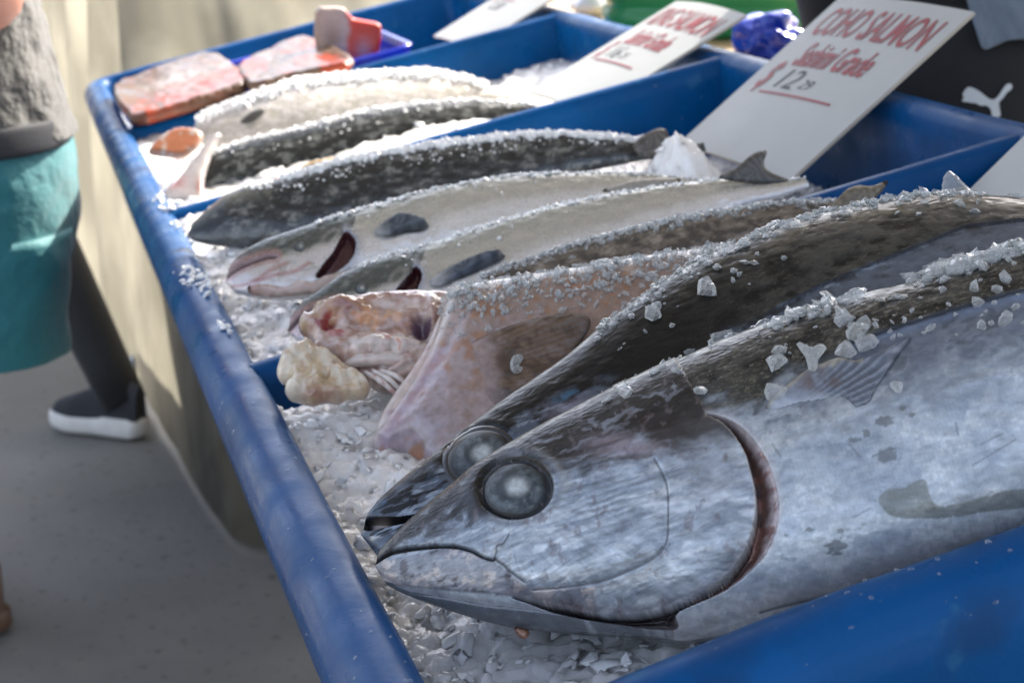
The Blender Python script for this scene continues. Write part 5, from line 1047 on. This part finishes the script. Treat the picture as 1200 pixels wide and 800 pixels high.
def person(root, J, mat, arm=(.058, .040, .027), leg=(.088, .058, .040, .034)):
    vs = [J['pelvis'], J['spine'], J['chest'], J['neck'], J['head0'], J['head1']]; es = [(0, 1), (1, 2), (2, 3), (3, 4), (4, 5)]; rs = [(.14, .10), (.125, .095), (.14, .105), .055, .083, .075]
    vs = [np.array(v, float) for v in vs]
    def chain(par, pts, r):
        for p, q in zip(pts, r): vs.append(np.array(p, float)); es.append((par, len(vs) - 1)); rs.append(q); par = len(vs) - 1
        return par
    for s in ('L', 'R'):
        w = chain(2, J['arm' + s], arm); p = vs[w]; d = p - vs[w - 1]
        hand(vs, es, rs, w, p, d, np.cross(d, [0.3, .2, 1.]), None)
        chain(0, J['leg' + s], leg)
    b = skinned('body', vs, es, rs, mat, root)
    return b
def face(root, J, fwd, hairmat):
    h0, h1 = np.array(J['head0'], float), np.array(J['head1'], float); c = (h0 + h1) / 2 + [0, 0, .015]; fwd = np.array(fwd, float); side = np.cross([0, 0, 1.], fwd)
    import bmesh as bmm
    def ball(r, at, sc_, name, mat):
        bm = bmm.new(); bmm.ops.create_uvsphere(bm, u_segments=24, v_segments=14, radius=r); V = np.array([v.co[:] for v in bm.verts]); F = [tuple(v.index for v in f.verts) for f in bm.faces]; bm.free()
        B = np.stack([fwd, side, [0, 0, 1.]]); mk(name, (V * np.array(sc_)) @ B + at, F, mat, root)
    for s in (-1, 1):
        ball(.013, c + fwd * .070 + side * s * .031, (1, 1, 1), 'eye', M['white']); ball(.03, c + side * s * .084 - [0, 0, .01], (.5, .35, 1.), 'ear', M['skin'])
    ball(.018, c + fwd * .088 - [0, 0, .028], (1.2, .8, 1.5), 'nose', M['skin']); ball(.022, c + fwd * .074 - [0, 0, .066], (.5, 1.1, .3), 'mouth', M['brown'])
    ball(.098, c - fwd * .014 + [0, 0, .03], (1.02, .9, 1.0), 'hair', hairmat)
def clothes(name, tubes, mat, root, amp=.008, fr=14):
    V, F = join_parts([tube(smooth_rings(t)) for t in tubes]); n = fbm(V[:, 0] * fr, V[:, 1] * fr, V[:, 2] * fr * .7, 77, 4) - .5
    c = V.mean(0); d = V - c; d[:, 2] = 0; d /= np.linalg.norm(d, axis=1)[:, None] + 1e-9
    return mk(name, V + d * (amp * 2 * n)[:, None], F, mat, root)
def smooth_rings(t, n=6):
    A = np.array([list(c) + [rx, ry, yaw] for c, rx, ry, yaw in t]); B = smooth_line(A, n); return [((b[0], b[1], b[2]), b[3], b[4], b[5]) for b in B]
def shoe(root, heel, toe, up_mat, sole_mat, L=.285, w=.048, H=.075):
    heel, toe = np.array(heel, float), np.array(toe, float); fw = toe - heel; fw[2] = 0; fw /= np.linalg.norm(fw); sd = np.array([-fw[1], fw[0], 0])
    t = np.linspace(0, 2 * np.pi, 40, endpoint=False); x = L * (.5 - .5 * np.cos(t)); wid = w * np.sqrt(np.clip(np.interp(x / L, [0, .05, .25, .5, .72, .9, 1], [0, .45, .55, .58, 1., .75, 0]), 0, 1)) * np.where(np.sin(t) >= 0, 1, -1)
    V = []; wv = [(.0, .93, 0), (.010, 1.04, 0), (.030, 1.03, .006), (.038, .94, .008)]
    for z, k, lift in wv:
        P = heel + np.outer(L * .5 + (x - L * .5) * k, fw) + np.outer(wid * k, sd); P[:, 2] = heel[2] + z + lift * (x / L < .35) + .012 * np.maximum(x / L - .8, 0) * 5 * .6; V.append(P)
    F = [tuple(q) for q in grid_faces(4, 40, True)] + [tuple(range(39, -1, -1)), tuple(range(120, 160))]; sole = mk('shoe_sole', np.vstack(V), F, sole_mat, root)
    xs = np.linspace(.02, .97, 22); V = []; th = np.linspace(0, np.pi, 15)
    for u in xs:
        ww = w * .96 * np.sqrt(np.interp(u, [0, .05, .25, .5, .72, .9, 1], [.05, .42, .52, .55, .92, .62, .05])); hh = np.interp(u, [0, .1, .32, .5, .75, .92, 1], [.085, .095, .10, .075, .05, .034, .01])
        P = heel + fw * (u * L) + np.outer(ww * np.cos(th), sd); P[:, 2] = heel[2] + .030 + hh * np.sin(th) ** .7; V.append(P)
    F = [tuple(q) for q in grid_faces(22, 15)] + [tuple(range(15)), tuple(range(22 * 15 - 1, 21 * 15 - 1, -1))]
    sole.parent = mk('shoe', np.vstack(V), F, up_mat, root)

# customer in teal shorts at the left edge
R1 = thing('person', (-.30, 2.12, 0), 'person in a grey shirt and teal shorts standing at the left edge', 'person')
J1 = dict(pelvis=(-.27, 2.12, .90), spine=(-.27, 2.12, 1.05), chest=(-.28, 2.12, 1.28), neck=(-.29, 2.12, 1.46), head0=(-.31, 2.12, 1.57), head1=(-.32, 2.12, 1.66),
          armL=[(-.28, 1.95, 1.38), tuple(CW + 2.36 * (rays([(4, 2)])[0] @ TM.T)), tuple(CW + 2.36 * (rays([(-190, 20)])[0] @ TM.T))], armR=[(-.28, 2.29, 1.38), (-.26, 2.34, 1.10), (-.45, 2.30, 1.0)],
          legL=[(-.28, 2.03, .86), (-.33, 2.03, .48), (-.315, 2.04, .10), (-.435, 2.04, .045)], legR=[(-.28, 2.21, .86), (-.36, 2.22, .48), (-.36, 2.22, .10), (-.48, 2.22, .045)])
person(R1, J1, M['skin'], (.07, .066, .045)); face(R1, J1, (-1, 0, 0), M['hair'])
clothes('shorts', [[((-.27, 2.12, .84), .175, .20, 0), ((-.27, 2.12, .74), .185, .212, 0), ((-.27, 2.12, .64), .182, .212, 0), ((-.27, 2.12, .62), .15, .19, 0)],
                   [((-.265, 2.03, .68), .17, .115, 0), ((-.27, 2.025, .60), .165, .12, 0), ((-.285, 2.02, .51), .172, .125, 0), ((-.288, 2.02, .485), .172, .125, 0)],
                   [((-.27, 2.21, .68), .165, .115, 0), ((-.28, 2.215, .6), .165, .12, 0), ((-.295, 2.22, .5), .165, .122, 0)]], M['teal'], R1, .03, 7)
clothes('shirt', [[((-.272, 2.12, .815), .180, .210, 0), ((-.27, 2.12, .83), .186, .214, 0), ((-.27, 2.12, .88), .180, .207, 0), ((-.275, 2.12, .97), .160, .195, 0), ((-.275, 2.12, 1.08), .145, .19, 0), ((-.28, 2.12, 1.25), .15, .205, 0), ((-.285, 2.12, 1.38), .12, .19, 0), ((-.29, 2.12, 1.45), .07, .09, 0)]], M['grey'], R1, .036, 7)
V, F = tube(smooth_rings([((-.273, 2.12, .808), .182, .212, 0), ((-.271, 2.12, .815), .190, .219, 0), ((-.270, 2.12, .85), .190, .218, 0), ((-.271, 2.12, .858), .183, .211, 0)]), cap=False); mk('shirt_hem', V, F, M['shoe'], R1)
for nm, s in (('L', -1), ('R', 1)):
    a, b, c = [np.array(v, float) for v in J1['arm' + nm]]; V, F = limb([a + [0, -.02 * s, .03], (a + b) / 2, b * .45 + a * .55], [.078, .072, .07]); mk('sleeve', V, F, M['grey'], R1)
for leg in ('legL', 'legR'):
    k = J1[leg][2]; shoe(R1, (k[0] + .075, k[1], .004), (k[0] - .2, k[1], 0), M['brown'], M['brown'])
# walker behind: dark trousers, charcoal sneakers with white soles
R2 = thing('person', (-.2, 3.25, 0), 'person in black trousers and charcoal sneakers with white soles, walking at the left', 'person')
fw2 = np.array([-.77, .64, 0]); ank = np.array([.025, 3.02, .11])
J2 = dict(pelvis=(-.36, 3.36, .90), spine=(-.37, 3.37, 1.05), chest=(-.40, 3.39, 1.28), neck=(-.42, 3.41, 1.46), head0=(-.44, 3.43, 1.57), head1=(-.45, 3.44, 1.66),
          armL=[(-.52, 3.26, 1.38), (-.56, 3.25, 1.1), (-.68, 3.33, .95)], armR=[(-.28, 3.53, 1.38), (-.22, 3.55, 1.1), (-.25, 3.5, .88)],
          legL=[(-.42, 3.29, .86), (-.60, 3.42, .50), (-.66, 3.48, .10), (-.76, 3.56, .05)], legR=[(-.30, 3.40, .86), (-.15, 3.24, .50), tuple(ank), (-.05, 3.085, .05)])
person(R2, J2, M['skin'], leg=(.08, .044, .030, .028)); face(R2, J2, (-.77, .64, 0), M['hair'])
clothes('jacket', [[((-.36, 3.36, .86), .19, .15, rad(50)), ((-.37, 3.37, 1.0), .17, .14, rad(50)), ((-.39, 3.385, 1.2), .19, .14, rad(50)), ((-.41, 3.4, 1.38), .18, .12, rad(50)), ((-.42, 3.41, 1.46), .08, .07, 0)]], M['black'], R2)
for nm in 'LR':
    a, b, c = [np.array(v, float) for v in J2['arm' + nm]]; V, F = limb([a, b, c], [.075, .06, .045]); mk('sleeve', V, F, M['black'], R2)
V, F = join_parts([limb([J2['pelvis'] + np.array([0, 0, .04]), J2['leg' + s][0], J2['leg' + s][1], np.array(J2['leg' + s][2]) + [0, 0, -.035]], [.13, .115, .070, .050]) for s in 'LR']); mk('trousers', V, F, M['black'], R2)
shoe(R2, (.060, 2.985, .006), (-.125, 3.14, 0), M['shoe'], M['sole'], L=.245, w=.048); h2 = np.array([-.60, 3.43, .004]); shoe(R2, h2, h2 + fw2 * .28, M['shoe'], M['sole'], L=.29, w=.055)
# vendor at the high end of the bin
yw = math.atan2(-.282, .959); R3 = thing('person', (1.22, 1.46, 0), 'vendor in black with a white cat print and a blue grey sweatshirt round the waist', 'person')
rt = np.array([.959, -.282, 0]); bk = np.array([.282, .959, 0]); c3 = np.array([1.215, 1.47, 0])
def p3(r, b, z): return tuple(c3 + rt * r + bk * b + [0, 0, z])
J3 = dict(pelvis=p3(0, 0, .95), spine=p3(0, 0, 1.1), chest=p3(0, 0, 1.32), neck=p3(0, 0, 1.5), head0=p3(0, -.01, 1.61), head1=p3(0, -.01, 1.70), armL=[p3(.19, 0, 1.42), p3(.25, .02, 1.14), p3(.24, -.12, .95)], armR=[p3(-.19, .03, 1.42), p3(-.24, .10, 1.15), p3(-.20, .16, .93)],
          legL=[p3(.09, 0, .88), p3(.10, -.01, .48), p3(.10, .01, .10), p3(.12, -.12, .045)], legR=[p3(-.09, 0, .88), p3(-.10, -.01, .48), p3(-.10, .01, .10), p3(-.12, -.12, .045)])
person(R3, J3, M['skin']); face(R3, J3, (-.282, -.959, 0), M['hair'])
RX, RY = .205, .145
t0 = [(p3(0, 0, .74), RX, RY, yw), (p3(0, 0, .82), RX, RY, yw), (p3(0, 0, .90), RX, RY, yw), (p3(0, 0, .98), RX, RY, yw), (p3(0, 0, 1.06), RX * .97, RY, yw)]
V, F = join_parts([tube(smooth_rings(t0))] + [tube(smooth_rings([(p3(s * .10, 0, .80), .105, .125, yw), (p3(s * .105, 0, .48), .09, .10, yw), (p3(s * .105, 0, .09), .08, .09, yw)])) for s in (-1, 1)]); mk('trousers', V, F, M['black'], R3)
clothes('shirt', [[(p3(0, 0, 1.05), RX + .004, RY + .004, yw), (p3(0, 0, 1.2), .19, .14, yw), (p3(0, 0, 1.36), .205, .135, yw), (p3(0, 0, 1.46), .15, .11, yw), (p3(0, 0, 1.51), .07, .07, yw)]], M['black'], R3)
for nm in 'LR':
    a, b, c = [np.array(v, float) for v in J3['arm' + nm]]; V, F = limb([a, b, c], [.092, .066, .048]); mk('sleeve', V, F, M['black'], R3)
    k = np.array(J3['leg' + nm][2]); hl = k + bk * .08; hl[2] = .004; shoe(R3, hl, hl - bk * .3, M['shoe'], M['shoe'])
def on_body(px, off):
    """where the sight line to px meets the trousers' elliptic front"""
    d = rays(px) @ TM.T; out = []
    for q in d:
        o = CW - c3; A = np.array([q @ rt / (RX + off), q @ bk / (RY + off)]); B = np.array([o @ rt / (RX + off), o @ bk / (RY + off)])
        a, b, c = A @ A, 2 * A @ B, B @ B - 1; dd = max(b * b - 4 * a * c, 0); t = (-b - math.sqrt(dd)) / (2 * a); out.append(CW + q * t)
    return np.array(out)
cat = closed_smooth(np.array([(240, 515), (262, 490), (250, 455), (265, 420), (300, 380), (335, 378), (400, 405), (450, 440), (500, 480), (545, 505), (585, 500), (620, 470), (660, 410), (700, 355), (740, 338), (765, 360), (755, 400), (710, 435), (670, 490), (630, 535), (635, 600), (640, 680), (560, 680), (545, 610), (500, 570), (440, 570), (390, 545), (340, 540), (290, 530), (260, 528)]) / 8.89 + [1100, 60], 3)
r = delaunay_2d_cdt([Vector(p) for p in cat], [], [list(range(len(cat)))], 1, 1e-6); P2 = np.array([v[:] for v in r[0]])
mk('cat_print', on_body(P2, .003), [tuple(f) for f in r[2]], M['logo'], R3, False)
sw = closed_smooth([(1118, -60), (1130, -10), (1142, 30), (1152, 57), (1166, 54), (1185, 47), (1215, 47), (1250, 52), (1260, 0), (1250, -60)], 5)
xs = np.linspace(1112, 1262, 60); ys = np.linspace(-62, 60, 50); X, Y = np.meshgrid(xs, ys); g = np.stack([X.ravel(), Y.ravel()], 1); g = g[inpoly(g[:, 0], g[:, 1], sw)]
g = g[dpoly(g[:, 0], g[:, 1], sw, True) > 1.2]; pts = np.vstack([sw, g]); r = delaunay_2d_cdt([Vector(p) for p in pts], [], [list(range(len(sw)))], 1, 1e-6); P2 = np.array([v[:] for v in r[0]]); n = len(P2)
A = on_body(P2, .012); B = on_body(P2, .026); B += (.014 * (fbm(P2[:, 0] / 22, P2[:, 1] / 40, 0, 601, 3) - .5))[:, None] * -bk
F = [tuple(f) for f in r[2]] + [tuple(np.array(f)[::-1] + n) for f in r[2]] + [(i, (i + 1) % len(sw), (i + 1) % len(sw) + n, i + n) for i in range(len(sw))]
mk('sweatshirt', np.vstack([A, B]), F, M['sweat'], R3)

# ================================================================== LIGHT AND CAMERA
SUN_AZ, SUN_EL = 57., 41.
w = bpy.data.worlds.new('World'); sc.world = w; w.use_nodes = True; nt = w.node_tree
sky = nt.nodes.new('ShaderNodeTexSky'); sky.sky_type = 'NISHITA'; sky.sun_disc = False; sky.sun_elevation = rad(SUN_EL); sky.sun_rotation = rad(SUN_AZ); sky.air_density = .7; sky.dust_density = 3.5; sky.ozone_density = .6
bg = nt.nodes['Background']; bg.inputs[1].default_value = .137; hs = nt.nodes.new('ShaderNodeHueSaturation'); hs.inputs['Saturation'].default_value = .62; nt.links.new(sky.outputs[0], hs.inputs['Color']); nt.links.new(hs.outputs[0], bg.inputs[0])
sl = bpy.data.lights.new('sun', 'SUN'); sl.energy = 3.1; sl.angle = rad(.55); sl.color = (1., .93, .82); so = bpy.data.objects.new('sun', sl); COL.objects.link(so)
sd_ = Vector((math.sin(rad(SUN_AZ)) * math.cos(rad(SUN_EL)), math.cos(rad(SUN_AZ)) * math.cos(rad(SUN_EL)), math.sin(rad(SUN_EL)))); so.rotation_euler = sd_.to_track_quat('Z', 'Y').to_euler()
so.location = (0, 0, 6)
cam = bpy.data.cameras.new('camera'); cam.sensor_fit = 'HORIZONTAL'; cam.sensor_width = 36.; cam.lens = 36 * FPX / 1200; cam.clip_start = .02; cam.clip_end = 3000
co = bpy.data.objects.new('camera', cam); COL.objects.link(co); m4 = Matrix.Identity(4)
for i in range(3):
    for j in range(3): m4[i][j] = RW[i][j]
    m4[i][3] = CW[i]
co.matrix_world = m4; sc.camera = co
cam.dof.use_dof = True; cam.dof.focus_distance = 1.14; cam.dof.aperture_fstop = 11.5; cam.dof.aperture_blades = 0
vs_ = sc.view_settings; vs_.view_transform = 'Standard'; vs_.look = 'None'; vs_.exposure = 2.02; vs_.gamma = 1.; vs_.use_curve_mapping = False
sc.render.engine = 'CYCLES'; cy = sc.cycles; cy.use_denoising = True; cy.max_bounces = 8; cy.transmission_bounces = 6; cy.diffuse_bounces = 4; cy.glossy_bounces = 3; cy.caustics_reflective = False; cy.caustics_refractive = False; cy.sample_clamp_indirect = 4.
